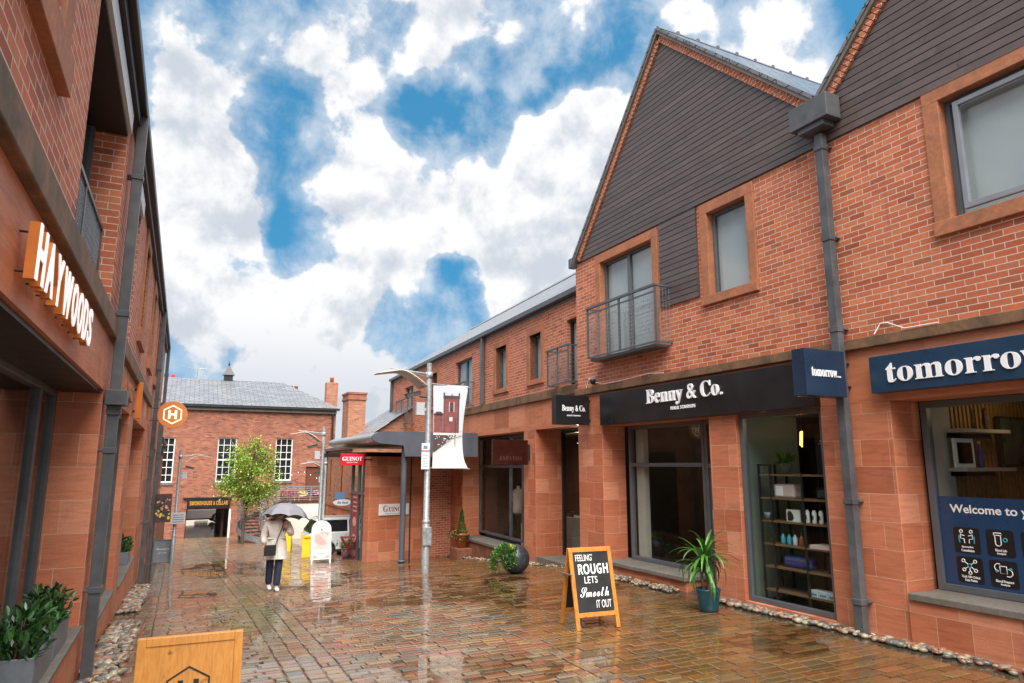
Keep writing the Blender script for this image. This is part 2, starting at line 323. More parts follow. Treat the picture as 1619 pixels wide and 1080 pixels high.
# ---------------------------------------------------------------- mesh helpers
class MB:
    """collects shapes in one local space and links them as one mesh object"""
    def __init__(s): s.v = []; s.f = []; s.uv = []; s.col = []; s.sm = []
    def face(s, pts, uv=None, col=None, smooth=False):
        i = len(s.v); s.v += [tuple(p) for p in pts]; s.f.append(tuple(range(i, i+len(pts)))); s.uv.append(uv); s.col.append(col); s.sm.append(smooth); return s
    def mesh(s, vs, fs, col=None, smooth=False, mat=None):
        i = len(s.v)
        s.v += [tuple(mat @ Vector(p)) if mat else tuple(p) for p in vs]
        for f in fs: s.f.append(tuple(k+i for k in f)); s.uv.append(None); s.col.append(col); s.sm.append(smooth)
        return s
    def box(s, x0, x1, y0, y1, z0, z1, col=None, mat=None, top=None):
        x0, x1 = min(x0, x1), max(x0, x1); y0, y1 = min(y0, y1), max(y0, y1); z0, z1 = min(z0, z1), max(z0, z1)
        return s.mesh([(x0, y0, z0), (x1, y0, z0), (x1, y1, z0), (x0, y1, z0), (x0, y0, z1), (x1, y0, z1), (x1, y1, z1), (x0, y1, z1)],
                      [(0, 3, 2, 1), (4, 5, 6, 7), (0, 1, 5, 4), (1, 2, 6, 5), (2, 3, 7, 6), (3, 0, 4, 7)], col, False, mat)
    def prism(s, poly, axis, a, b, col=None, smooth=False, mat=None):
        """poly in the two other axes (in x,y,z order), extruded along axis from a to b"""
        n = len(poly)
        def P(p, t): return (t, p[0], p[1]) if axis == 'x' else (p[0], t, p[1]) if axis == 'y' else (p[0], p[1], t)
        vs = [P(p, a) for p in poly]+[P(p, b) for p in poly]
        fs = [tuple(range(n))[::-1], tuple(range(n, 2*n))]+[(i, (i+1) % n, (i+1) % n+n, i+n) for i in range(n)]
        return s.mesh(vs, fs, col, smooth, mat)
    def tube(s, pts, r, n=8, cap=True, smooth=True, col=None, mat=None):
        pts = [Vector(p) for p in pts]; rs = r if isinstance(r, (list, tuple)) else [r]*len(pts)
        vs = []; fs = []; up = None
        for i, p in enumerate(pts):
            d = (pts[min(i+1, len(pts)-1)]-pts[max(i-1, 0)]).normalized()
            if up is None: up = Vector((0, 0, 1)) if abs(d.z) < .9 else Vector((1, 0, 0))
            a = d.cross(up).normalized(); b = a.cross(d).normalized(); up = b
            for k in range(n):
                t = 2*math.pi*k/n; vs.append(p+(a*math.cos(t)+b*math.sin(t))*rs[i])
        for i in range(len(pts)-1):
            for k in range(n): fs.append((i*n+k, i*n+(k+1) % n, (i+1)*n+(k+1) % n, (i+1)*n+k))
        s.mesh(vs, fs, col, smooth, mat)
        if cap:
            s.mesh(vs[:n], [tuple(range(n))[::-1]], col, False, mat); s.mesh(vs[-n:], [tuple(range(n))], col, False, mat)
        return s
    def lathe(s, prof, n=20, c=(0, 0, 0), smooth=True, col=None, mat=None):
        vs = []; fs = []
        for r, z in prof:
            for k in range(n): t = 2*math.pi*k/n; vs.append((c[0]+r*math.cos(t), c[1]+r*math.sin(t), c[2]+z))
        for i in range(len(prof)-1):
            for k in range(n): fs.append((i*n+k, i*n+(k+1) % n, (i+1)*n+(k+1) % n, (i+1)*n+k))
        fs.append(tuple(range(n))[::-1]); fs.append(tuple(range((len(prof)-1)*n, len(prof)*n)))
        return s.mesh(vs, fs, col, smooth, mat)
    def wall(s, y0, y1, z0, z1, x0, x1, holes=(), ax='x'):
        """slab x0..x1 (front x0) with rectangular holes (ya,yb,za,zb); ax 'y' swaps x and y"""
        ys = sorted({y0, y1, *[min(max(h[i], y0), y1) for h in holes for i in (0, 1)]}); zs = sorted({z0, z1, *[min(max(h[i], z0), z1) for h in holes for i in (2, 3)]})
        inside = lambda y, z: any(h[0] < y < h[1] and h[2] < z < h[3] for h in holes)
        Q = (lambda x, y, z: (x, y, z)) if ax == 'x' else (lambda x, y, z: (y, x, z))
        for i in range(len(ys)-1):
            for j in range(len(zs)-1):
                a, b, c, d = ys[i], ys[i+1], zs[j], zs[j+1]
                if inside((a+b)/2, (c+d)/2): continue
                s.face([Q(x0, a, c), Q(x0, a, d), Q(x0, b, d), Q(x0, b, c)]); s.face([Q(x1, a, c), Q(x1, b, c), Q(x1, b, d), Q(x1, a, d)])
                for (p, q, dy, dz) in (((a, c), (a, d), -1, 0), ((b, c), (b, d), 1, 0), ((a, c), (b, c), 0, -1), ((a, d), (b, d), 0, 1)):
                    my, mz = (p[0]+q[0])/2+dy*1e-4, (p[1]+q[1])/2+dz*1e-4
                    if not (y0 < my < y1 and z0 < mz < z1) or inside(my, mz):
                        s.face([Q(x0, *p), Q(x0, *q), Q(x1, *q), Q(x1, *p)])
        return s
    def build(s, name, mat, parent=None, loc=None, rot=0., bevel=0., autosmooth=False):
        me = bpy.data.meshes.new(name); me.from_pydata(s.v, [], s.f); me.update()
        uvl = me.uv_layers.new(name='UV'); n_l = len(me.loops); buf = np.zeros(n_l*2, np.float32)
        co = np.array(s.v, dtype=np.float64).reshape(-1, 3)
        for p, u in zip(me.polygons, s.uv):
            nx, ny, nz = (abs(t) for t in p.normal); idx = list(p.vertices); ls = p.loop_start
            if u is not None: a = np.array(u)
            elif nx >= ny and nx >= nz*.8: a = co[idx][:, (1, 2)]
            elif ny >= nz*.8: a = co[idx][:, (0, 2)]
            else: a = co[idx][:, (0, 1)]
            buf[ls*2:(ls+len(idx))*2] = a.reshape(-1)
        uvl.data.foreach_set('uv', buf)
        if any(c is not None for c in s.col):
            ca = me.color_attributes.new('Col', 'FLOAT_COLOR', 'CORNER'); cb = np.ones(n_l*4, np.float32)
            for p, c in zip(me.polygons, s.col):
                if c is not None: cb[p.loop_start*4:(p.loop_start+p.loop_total)*4] = np.tile((*c, 1.) if not isinstance(c, float) else (c, c, c, 1.), p.loop_total)
            ca.data.foreach_set('color', cb)
        me.polygons.foreach_set('use_smooth', s.sm)
        me.materials.append(M[mat])
        o = bpy.data.objects.new(name, me); COL.objects.link(o)
        if parent: o.parent = parent
        if loc is not None: o.location = loc
        o.rotation_euler = (0, 0, rot)
        if bevel:
            b = o.modifiers.new('bevel', 'BEVEL'); b.width = bevel; b.segments = 2; b.limit_method = 'ANGLE'; b.angle_limit = R(40)
        return o

def tag(o, label=None, cat=None, group=None, kind=None):
    for k, v in (('label', label), ('category', cat), ('group', group), ('kind', kind)):
        if v: o[k] = v
    return o
def thing(name, label, cat, loc=(0, 0, 0), rot=0., group=None):
    o = bpy.data.objects.new(name, None); o.empty_display_size = .2; COL.objects.link(o); o.location = loc; o.rotation_euler = (0, 0, rot)
    return tag(o, label, cat, group)
def dup(src, loc, rot=None, label=None, scale=None):
    def cp(o, par):
        c = o.copy(); COL.objects.link(c)
        if par: c.parent = par
        for k in [x for x in COL.objects if x.parent == o and x != c]: cp(k, c)
        return c
    r = cp(src, None); r.location = loc
    if rot is not None: r.rotation_euler = (0, 0, rot)
    if scale: r.scale = (scale,)*3
    if label: r['label'] = label
    return r
class Frame:
    """vertical facade plane: local x across (to the right of the street), y along the street, z up"""
    def __init__(s, x, y, deg):
        a = R(deg); s.O = Vector((x, y, 0)); s.u = Vector((math.sin(a), math.cos(a), 0)); s.n = Vector((math.cos(a), -math.sin(a), 0)); s.rot = -a
    def w(s, d, u, z): return s.O+s.n*d+s.u*u+Vector((0, 0, z))
FG, FT, FL = Frame(7.87, 0, -.97), Frame(7.321, 0, 2.6), Frame(-.8, 0, .128)

def mathbold(s, U, Lc): return ''.join(chr(U+ord(c)-65) if 'A' <= c <= 'Z' else chr(Lc+ord(c)-97) if 'a' <= c <= 'z' else c for c in s)
SERIF = lambda s: mathbold(s, 0x1D400, 0x1D41A)
SANS = lambda s: mathbold(s, 0x1D5D4, 0x1D5EE)
SCRIPT = lambda s: mathbold(s, 0x1D4D0, 0x1D4EA)
_tc = {}
def text(mb, s, height, face, pos, width=None, depth=.01, align='C', shear=0., offset=0., space=1., col=None):
    """adds lettering: face 'R' on the right facade (faces -x), 'L' on the left one (faces +x), 'C' faces the camera side (-y).
    height = extent of the glyph box in z, width = extent along the reading direction; pos = centre (or left middle for align 'L')"""
    key = (s, shear, offset, space)
    if key not in _tc:
        c = bpy.data.curves.new('t', 'FONT'); c.body = s; c.extrude = .5; c.shear = shear; c.offset = offset; c.space_character = space; c.resolution_u = 4
        o = bpy.data.objects.new('t', c); COL.objects.link(o); dg = bpy.context.evaluated_depsgraph_get(); dg.update()
        me = bpy.data.meshes.new_from_object(o.evaluated_get(dg)); _tc[key] = ([v.co.copy() for v in me.vertices], [tuple(p.vertices) for p in me.polygons])
        bpy.data.objects.remove(o); bpy.data.meshes.remove(me); bpy.data.curves.remove(c)
    vs, fs = _tc[key]
    x0, x1 = min(v.x for v in vs), max(v.x for v in vs); y0, y1 = min(v.y for v in vs), max(v.y for v in vs)
    ky = height/(y1-y0); kx = width/(x1-x0) if width else ky
    cx = (x0+x1)/2 if align == 'C' else x0; cy = (y0+y1)/2
    ax = {'R': ((0, -1, 0), (-1, 0, 0)), 'L': ((0, 1, 0), (1, 0, 0)), 'C': ((1, 0, 0), (0, -1, 0))}[face]
    rd, nn = Vector(ax[0]), Vector(ax[1]); P = Vector(pos)
    mb.mesh([P+rd*((v.x-cx)*kx)+Vector((0, 0, (v.y-cy)*ky))+nn*((v.z+.5)*depth) for v in vs], fs, col)
    return mb

# ---------------------------------------------------------------- ground heights
ZL = [(-60, 0), (0, -.05), (8, -.1), (12, -.3), (18.7, -.75), (24, -.98), (30, -1.42), (36, -1.7), (42, -1.88), (60, -2.1), (400, -2.1)]
ZR = [(-60, 0), (6, -.03), (12, -.06), (14.3, -.27), (18, -.6), (23, -1.03), (29, -1.4), (36, -1.8), (42, -2.0), (60, -2.1), (400, -2.1)]
def gz(x, y):
    t = min(1, max(0, (x+.8)/8.6)); a = np.interp(y, *zip(*ZL)); b = np.interp(y, *zip(*ZR)); return float(a*(1-t)+b*t)

# ================================================================ GROUND
def ground():
    xs = [-600, -200, -60, -20, -8]+list(np.arange(-4, 16.1, .5))+[20, 30, 60, 200, 600]
    ys = [-300, -60, -15, -5]+list(np.arange(-2, 62, .5))+[70, 90, 150, 300, 900]
    mb = MB(); n = len(ys)
    vs = [(x, y, gz(x, y)-.018) for x in xs for y in ys]
    fs = [(i*n+j, (i+1)*n+j, (i+1)*n+j+1, i*n+j+1) for i in range(len(xs)-1) for j in range(n-1)]
    mb.mesh(vs, fs, None, True); tag(mb.build('ground', 'wet_joint'), kind='structure')
ground()
SETT = [((.19, .088, .045), 4), ((.21, .115, .06), 5), ((.17, .11, .06), 4), ((.23, .14, .07), 3), ((.13, .10, .07), 2.5), ((.26, .14, .04), 1.2), ((.15, .13, .10), 1.2), ((.24, .10, .055), 2), ((.20, .15, .09), 3)]
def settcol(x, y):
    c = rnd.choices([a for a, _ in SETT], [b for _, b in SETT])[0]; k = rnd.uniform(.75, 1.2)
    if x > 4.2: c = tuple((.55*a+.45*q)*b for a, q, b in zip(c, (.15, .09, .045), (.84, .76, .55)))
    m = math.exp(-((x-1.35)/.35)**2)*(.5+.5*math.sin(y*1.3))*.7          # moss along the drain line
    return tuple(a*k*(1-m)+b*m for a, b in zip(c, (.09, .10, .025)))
def stone(mb, x0, x1, y0, y1, skew=0.):
    cx, cy = (x0+x1)/2, (y0+y1)/2; g = .007; e = .013
    z = gz(cx, cy)+rnd.gauss(-.004, .003); tx, ty = rnd.gauss(0, .006), rnd.gauss(0, .008)
    sl = (gz(cx, cy+.3)-gz(cx, cy-.3))/.6; sx = (gz(cx+.3, cy)-gz(cx-.3, cy))/.6
    h = lambda x, y: z+(x-cx)*(tx+sx)+(y-cy)*(ty+sl)
    j = lambda: rnd.uniform(-.004, .004)
    A = [(x0+g+j(), y0+g+j()), (x1-g+j(), y0+g+j()), (x1-g+j(), y1-g+j()), (x0+g+j(), y1-g+j())]
    B = [(x0+g+e, y0+g+e), (x1-g-e, y0+g+e), (x1-g-e, y1-g-e), (x0+g+e, y1-g-e)]
    vs = [(x, y, h(x, y)-.03) for x, y in A]+[(x, y, h(x, y)-.007) for x, y in A]+[(x, y, h(x, y)) for x, y in B]
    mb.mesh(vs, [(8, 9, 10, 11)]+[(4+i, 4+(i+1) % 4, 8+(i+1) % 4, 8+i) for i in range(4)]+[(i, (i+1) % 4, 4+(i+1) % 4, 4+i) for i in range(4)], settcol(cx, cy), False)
def paving():
    mb = MB()
    def rows(xa, xb, ya, yb, dep, len0, len1):
        y = ya
        while y < yb:
            d = dep*rnd.uniform(.88, 1.12); x = xa(y) if callable(xa) else xa; xe = xb(y) if callable(xb) else xb; x -= rnd.uniform(0, .15)*0
            first = True
            while x < xe-.04:
                l = rnd.uniform(len0, len1)*(rnd.uniform(.45, 1) if first else 1); first = False
                if xe-(x+l) < .1: l = xe-x
                stone(mb, x, x+l, y, y+d); x += l
            y += d
    wall_r = lambda y: 7.45-.017*y if y < 12.7 else min(8.6, 7.25+.045*y)
    rows(-.42, -.17, 3.0, 42, .26, .2, .24)
    rows(-.17, 1.12, 3.0, 42, .105, .19, .30)
    for c in (1.12, 1.31, 1.50): rows(c, c+.19, 3.0, 42, .145, .19, .19)
    rows(1.69, 3.9, 3.0, 42, .105, .19, .32)
    rows(3.9, wall_r, 1.5, 19.4, .135, .2, .36)
    rows(3.9, 5.3, 19.4, 42, .115, .2, .34)
    tag(mb.build('cobbled_street', 'wet_setts'), kind='structure')
paving()
def puddles():
    mb = MB()
    for cx, cy, rx, ry, dz in ((4.5, 12.6, 1.7, 1.9, -.0035), (5.8, 10.4, 1.2, 1.0, -.0035), (3.1, 16.2, 1.3, 2.0, -.004), (.75, 9.4, .5, 1.5, -.005), (2.7, 7.0, .9, .7, -.005), (.4, 14.2, .55, 2.2, -.004), (5.0, 17.4, 1.1, 1.2, -.004), (2.2, 11.3, .5, 1.2, -.004), (1.6, 21.5, 1.6, 2.6, -.003), (6.6, 6.4, .7, .6, -.004)):
        n = 40; ph = [rnd.uniform(0, 6.28) for _ in range(4)]; rad = [1+.20*math.sin(2*a+ph[0])+.14*math.sin(3*a+ph[1])+.09*math.sin(5*a+ph[2])+.06*math.sin(9*a+ph[3]) for a in [6.2832*k/n for k in range(n)]]
        P = lambda k, q: (cx+rx*rad[k % n]*q*math.cos(6.2832*k/n), cy+ry*rad[k % n]*q*math.sin(6.2832*k/n)); V = lambda k, q: (*P(k, q), gz(*P(k, q))+dz)
        for k in range(n):
            mb.face([(cx, cy, gz(cx, cy)+dz), V(k, .34), V(k+1, .34)])
            for a, b in ((.34, .67), (.67, 1.)): mb.face([V(k, a), V(k, b), V(k+1, b), V(k+1, a)])
    tag(mb.build('puddle_water', 'rain_water'), kind='structure')
puddles()
def ico():
    t = (1+5**.5)/2; v = [Vector(p).normalized() for p in ((-1, t, 0), (1, t, 0), (-1, -t, 0), (1, -t, 0), (0, -1, t), (0, 1, t), (0, -1, -t), (0, 1, -t), (t, 0, -1), (t, 0, 1), (-t, 0, -1), (-t, 0, 1))]
    f = [(0, 11, 5), (0, 5, 1), (0, 1, 7), (0, 7, 10), (0, 10, 11), (1, 5, 9), (5, 11, 4), (11, 10, 2), (10, 7, 6), (7, 1, 8), (3, 9, 4), (3, 4, 2), (3, 2, 6), (3, 6, 8), (3, 8, 9), (4, 9, 5), (2, 4, 11), (6, 2, 10), (8, 6, 7), (9, 8, 1)]
    m = {}; out = []
    def mid(a, b):
        k = (min(a, b), max(a, b))
        if k not in m: m[k] = len(v); v.append(((v[a]+v[b])/2).normalized())
        return m[k]
    for a, b, c in f: x, y, z = mid(a, b), mid(b, c), mid(c, a); out += [(a, x, z), (b, y, x), (c, z, y), (x, y, z)]
    return v, out
ICO = ico()
PEB = [(.30, .24, .17), (.20, .17, .13), (.36, .20, .12), (.15, .16, .13), (.42, .36, .27), (.24, .12, .07), (.12, .11, .10), (.33, .28, .2)]
def pebbles(fr, x0, x1, u0, u1, n, label, big=.046):
    mb = MB()
    for _ in range(n):
        d, u = rnd.uniform(x0, x1), rnd.uniform(u0, u1); p = fr.w(d, u, 0); r = big*rnd.uniform(.55, 1.1)
        mt = Matrix.Translation((p.x, p.y, gz(p.x, p.y)+r*rnd.uniform(.1, .5))) @ Matrix.Rotation(rnd.uniform(0, 6), 4, 'Z') @ Matrix.Rotation(rnd.gauss(0, .3), 4, 'X') @ Matrix.Diagonal((r*rnd.uniform(1, 1.5), r, r*rnd.uniform(.5, .75), 1))
        k = rnd.uniform(.7, 1.2); mb.mesh(ICO[0], ICO[1], tuple(c*k for c in rnd.choice(PEB)), True, mt)
    tag(mb.build('pebbles', 'pebble'), label, 'pebbles', None, 'stuff')
pebbles(FG, -.22, -.02, 3.6, 8.7, 330, 'rounded wet pebbles along the foot of the navy sign shop')
pebbles(FG, -.32, -.06, 9.5, 12.6, 170, 'rounded wet pebbles below the long stone sill of the black sign shop')
pebbles(FT, -.3, -.05, 13.4, 23, 220, 'pale pebbles along the foot of the terrace piers')
pebbles(FL, .03, .40, 5.0, 12.2, 560, 'wide strip of mixed pebbles beside the left shop wall', .052)
pebbles(FL, .03, .34, 13.4, 18.5, 330, 'narrow far strip of pebbles beside the left shop wall', .052)

# ================================================================ RIGHT: GABLED BRICK BUILDING
gb = thing('gabled_building', 'red brick building with two dark timber clad gables over sandstone shopfronts', 'building', FG.O, FG.rot)
GROUND = -.6
holes = [(9.97, 11.72, 4.12, 6.20), (7.60, 8.51, 4.74, 6.21), (2.6, 4.57, 4.76, 6.27), (0.2, 1.1, 4.74, 6.21)]
MB().wall(-1.0, 12.69, 3.60, 6.40, 0, .32, holes).build('brick_wall', 'red_brick', gb)
MB().box(.322, 9, -1.0, -.7, GROUND, 6.4).box(.322, 9, 12.4, 12.69, GROUND, 6.6).box(8.7, 9, -.69, 12.39, GROUND, 6.4).build('side_wall', 'red_brick', gb)
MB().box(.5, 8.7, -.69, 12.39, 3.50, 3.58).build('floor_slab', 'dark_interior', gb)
# cladding boards, each lapping the one below
# gables: (apex u, apex z, far slope, far foot u, near slope, near foot u)
GAB = ((9.45, 9.95, 1.185, 12.45, .95, 6.20), (2.95, 9.95, 1.0, 6.14, 1.0, -.25))
def far(g, z): return min(g[3], g[0]+(g[1]-z)/g[2])
def near(g, z): return max(g[5], g[0]-(g[1]-z)/g[4])
def board_gable(g):
    mb = MB(); z = 6.40; h = .105
    while z < g[1]-.04:
        z1 = min(z+h, g[1]-.01); k = rnd.uniform(.9, 1.08); cx = rnd.uniform(-20, 20); a0, a1, b0, b1 = near(g, z), far(g, z), near(g, z1), far(g, z1)
        cut = [0.]; 
        while a1-a0 > 1.5 and cut[-1] < 1: cut.append(min(1., cut[-1]+rnd.uniform(1.6, 3.4)/(a1-a0)))
        if cut[-1] < 1: cut.append(1.)
        for q0, q1 in zip(cut, cut[1:]):
            e = .0022/(a1-a0); L4 = lambda s_, t_, q_: s_+(t_-s_)*q_; qa, qb = q0+(e if q0 > 0 else 0), q1-(e if q1 < 1 else 0); k2 = k*rnd.uniform(.88, 1.1); cx = rnd.uniform(-20, 20)
            pts = [(-.034, L4(a0, a1, qa), z+.006), (-.034, L4(a0, a1, qb), z+.006), (-.030, L4(b0, b1, qb), z1-.004), (-.030, L4(b0, b1, qa), z1-.004)]
            mb.face(pts, [(q[1]+cx, q[2]) for q in pts], k2)
        mb.face([(-.034, a0, z+.006), (-.034, a1, z+.006), (-.012, a1, z), (-.012, a0, z)], None, k*.6); mb.face([(-.030, b0, z1-.004), (-.030, b1, z1-.004), (-.012, b1, z1), (-.012, b0, z1)], None, k*.6); z = z1
    return mb
def board_rect(mb, u0, u1, z0, z1):
    z = z0; h = .105
    while z < z1-.01:
        ze = min(z+h, z1); k = rnd.uniform(.85, 1.12); cx = rnd.uniform(-20, 20)
        pts = [(-.034, u0, z+.006), (-.034, u1, z+.006), (-.030, u1, ze-.004), (-.030, u0, ze-.004)]
        mb.face(pts, [(p[1]+cx, p[2]) for p in pts], k); mb.face([(-.034, u0, z+.006), (-.034, u1, z+.006), (-.012, u1, z), (-.012, u0, z)], None, k*.6); mb.face([(-.030, u0, ze-.004), (-.030, u1, ze-.004), (-.012, u1, ze), (-.012, u0, ze)], None, k*.6); z = ze
    mb.face([(-.045, u0, z0), (-.022, u0, z1), (0, u0, z1), (0, u0, z0)], None, .8); mb.face([(-.045, u1, z0), (-.022, u1, z1), (0, u1, z1), (0, u1, z0)], None, .8)
    return mb
tag(board_rect(board_gable(GAB[0]), 8.745, 9.75, 4.80, 6.395).build('timber_cladding', 'cladding', gb), 'dark brown horizontal board cladding with a tab between two windows')
board_gable(GAB[1]).build('timber_cladding', 'cladding', gb)
quad = [(0, 1, 2, 3), (4, 7, 6, 5)]+[(i, (i+1) % 4, (i+1) % 4+4, i+4) for i in range(4)]
for g in GAB:
    au, az = g[0], g[1]
    MB().prism([(near(g, 6.405)+.02, 6.405), (far(g, 6.405)-.02, 6.405), (far(g, g[1]-(g[3]-g[0])*g[2])-.02, g[1]-(g[3]-g[0])*g[2]), (au, az), (g[5]+.02, g[1]-(g[0]-g[5])*g[4])], 'x', .0, .3).build('gable_wall', 'red_brick', gb)
    mb = MB(); mv = MB(); rf = MB(); vb = MB(); zr = []
    for s, sl, fu in ((1, g[2], g[3]), (-1, g[4], g[5])):
        foot = Vector((0, fu, az-abs(fu-au)*sl)); d = (Vector((0, au, az))-foot); L_ = d.length; d.normalize(); nrm = Vector((0, s*d.z, abs(d.y))); k = .03 if s > 0 and g is GAB[0] else .14
        while k < L_+.02:
            o = foot+d*k; P = [o, o+d*.063, o+d*.063+nrm*.17, o+nrm*.17]
            mb.mesh([(-.07, q.y, q.z) for q in P]+[(.05, q.y, q.z) for q in P], quad); k += .075
        q4 = [foot+nrm*.005, foot+d*L_+nrm*.005, foot+d*L_+nrm*.165, foot+nrm*.165]
        mv.mesh([(-.058, q.y, q.z) for q in q4]+[(.04, q.y, q.z) for q in q4], quad)
        lo = foot+nrm*.175; t = (6.17-lo.y)/d.y if abs(fu-6.17) < .2 else -.14
        hi = lo+d*((au-lo.y)/d.y); lo = lo+d*t; l = (hi-lo).length; zr.append(hi.z)
        A = [lo, hi, hi+nrm*.05, lo+nrm*.05]; vs = [(-.13, q.y, q.z) for q in A]+[(9.1, q.y, q.z) for q in A]
        rf.face([vs[3], vs[2], vs[6], vs[7]], [(0, 0), (0, l), (9.2, l), (9.2, 0)]); rf.mesh(vs, [(0, 1, 2, 3), (4, 7, 6, 5), (0, 4, 5, 1), (0, 3, 7, 4)])
        B = [lo-nrm*.055, hi-nrm*.055, hi-nrm*.002, lo-nrm*.002]; vb.mesh([(-.115, q.y, q.z) for q in B]+[(-.0, q.y, q.z) for q in B], quad)
    b_ = mb.build('verge_brickwork', 'red_brick', gb); mv.build('mortar_bed', 'sill_stone', b_)
    r_ = rf.build('roof', 'slate', gb); vb.build('verge_trim', 'sill_stone', r_); rt = MB(); zt = min(zr)+.05
    for i in range(18): x = -.1+i*.51; rt.prism([(au-.12, zt-.08), (au, zt+.05), (au+.12, zt-.08)], 'x', x, x+.505).box(x+.47, x+.52, au-.04, au+.04, zt+.02, zt+.062)
    rt.build('ridge_tiles', 'slate', r_)
MB().box(-.02, 9, 6.02, 6.32, 6.72, 6.80).build('valley_gutter', 'zinc', gb)
MB().box(-.10, .06, 12.62, 12.84, 6.34, 6.56).build('kneeler_stone', 'grey_metal', gb, bevel=.01)
# windows: stone surround, grey frame, pane, pale sheet in place of reflected sky
def window(par, u0, u1, z0, z1, sw=.17, mull=(), sur='trim_stone', fr='frame_grey', x=.1, sub=True, pane='window_glass', pale_sky_sheet='pale_sky_sheet', bot=True, lintel=True, proud=.03, bars=()):
    if sur:
        m = MB()
        for u_ in ((u0-sw, u0), (u1, u1+sw)): m.box(-proud, .14, u_[0], u_[1], z0, z1)
        if lintel: m.box(-proud, .14, u0-sw, u1+sw, z1, z1+sw+.01)
        if bot: m.box(-proud-.03, .14, u0-sw-.002, u1+sw+.002, z0-sw+.02, z0)
        m.build('window_surround', sur, par, bevel=.006)
    f = .055; m = MB()
    m.box(x, x+.07, u0, u0+f, z0, z1).box(x, x+.07, u1-f, u1, z0, z1).box(x, x+.07, u0+f, u1-f, z1-f, z1).box(x, x+.07, u0+f, u1-f, z0, z0+f)
    for u in mull: m.box(x-.004, x+.066, u-.045, u+.045, z0+f, z1-f)
    for z in bars: m.box(x-.004, x+.066, u0+f, u1-f, z-.03, z+.03)
    w = m.build('window', fr, par, bevel=.005)
    MB().box(x+.03, x+.036, u0+f, u1-f, z0+f, z1-f).build('glass_pane', pane, w)
    if pale_sky_sheet:
        b = MB(); n = 26; wd = (u1-u0-.02)/n
        for i in range(n):
            ua = u0+.01+i*wd; dx = dx2 = 0
            b.mesh([(x+.075+dx, ua, z0), (x+.075+dx2, ua+wd, z0), (x+.075+dx2, ua+wd, z1), (x+.075+dx, ua, z1)], [(0, 1, 2, 3)], None, True)
        b.build('pale_sky_sheet', pale_sky_sheet, w)
    return w
MBX = MB
w1 = window(gb, 9.98, 11.71, 4.13, 6.19, mull=(10.86,), bot=False)
window(gb, 7.62, 8.49, 4.76, 6.19)  # here the pale sheet also stands for a curtain
w3 = window(gb, 2.62, 4.55, 4.78, 6.25, sw=.19)
# the big window's open sash leans in
MB().box(.02, .07, 4.36, 4.42, 4.86, 6.17).box(.02, .07, 2.74, 2.80, 4.86, 6.17).box(.02, .07, 2.80, 4.36, 6.11, 6.17).box(.02, .07, 2.80, 4.36, 4.86, 4.93).build('opening_sash', 'light_frame', w3, bevel=.006)
MB().box(.0, .03, 8.02, 8.1, 6.10, 6.12).build('vent', 'black_metal', gb)
# juliet balcony
def balcony(par, u0, u1, z0, z1, x=-.34, mesh=True, posts=3):
    m = MB(); r = .022
    m.box(x-.03, x+.03, u0-.03, u1+.03, z1-.03, z1+.012); 
    for u in (u0, u1): m.box(x, 0, u-.02, u+.02, z1-.03, z1).box(x, 0, u-.02, u+.02, z0, z0+.035)
    for i in range(posts): u = u0+(u1-u0)*i/(posts-1); m.box(x-.012, x+.012, u-.022, u+.022, z0, z1-.03)
    m.box(x-.012, x+.012, u0, u1, z0, z0+.03).box(x-.012, x+.012, u0, u1, z1-.14, z1-.115)
    b = m.build('balcony_railing', 'grey_metal', par)
    m = MB(); n = int((u1-u0)/.055)
    for i in range(n+1): u = u0+(u1-u0)*i/n; m.tube([(x, u, z0+.03), (x, u, z1-.125)], .0032, 4, False)
    for i in range(int((z1-z0-.15)/.075)): z = z0+.05+i*.075; m.tube([(x-.006, u0, z), (x-.006, u1, z)], .0032, 4, False)
    for u in (u0, u1):
        for i in range(5): xx = x+(-x)*(i+.5)/5; m.tube([(xx, u, z0+.03), (xx, u, z1-.03)], .0032, 4, False)
        for i in range(int((z1-z0-.15)/.1)): z = z0+.06+i*.1; m.tube([(x, u, z), (0, u, z)], .0032, 4, False)
    m.build('mesh_infill', 'steel', b)
    return b
balcony(gb, 9.52, 11.72, 4.12, 5.17)
MB().box(-.30, -.002, 9.6, 11.7, 4.06, 4.11).build('balcony_base', 'pipe_grey', gb)
# string course, fascia band, piers
MB().box(-.07, .3, -1, 12.72, 3.46, 3.598).build('string_course', 'mossy_stone', gb, bevel=.012)
MB().box(0, .5, -1, 12.69, 2.775, 3.458).build('stone_band', 'sandstone_smooth', gb)
def pier(par, u0, u1, x0=0, x1=.56, zt=2.773, name='pier', mat='sandstone'):
    return MB().box(x0, x1, u0, u1, GROUND-.6, zt).build(name, mat, par, bevel=.008)
for a, b in ((11.79, 12.70), (8.11, 8.71), (5.54, 6.55), (1.2, 2.1), (-1, -.2)): pier(gb, a, b)
MB().box(-.03, .55, 2.1, 5.535, GROUND, .46).build('plinth', 'sandstone', gb, bevel=.01)
MB().box(-.07, .56, 2.1, 5.50, .462, .545).build('window_sill', 'sill_stone', gb, bevel=.012)
MB().box(-.02, .6, 9.40, 11.785, GROUND, .10).build('plinth', 'sandstone', gb, bevel=.01)
MB().box(-.08, .6, 9.36, 11.785, .102, .175).build('window_sill', 'sill_stone', gb, bevel=.012)
MB().box(.05, .7, 8.715, 9.355, GROUND, -.02).build('doorstep', 'sill_stone', gb, bevel=.01)
MB().box(-.005, .3, 6.555, 8.105, GROUND, .02).build('plinth', 'sandstone', gb, bevel=.01)
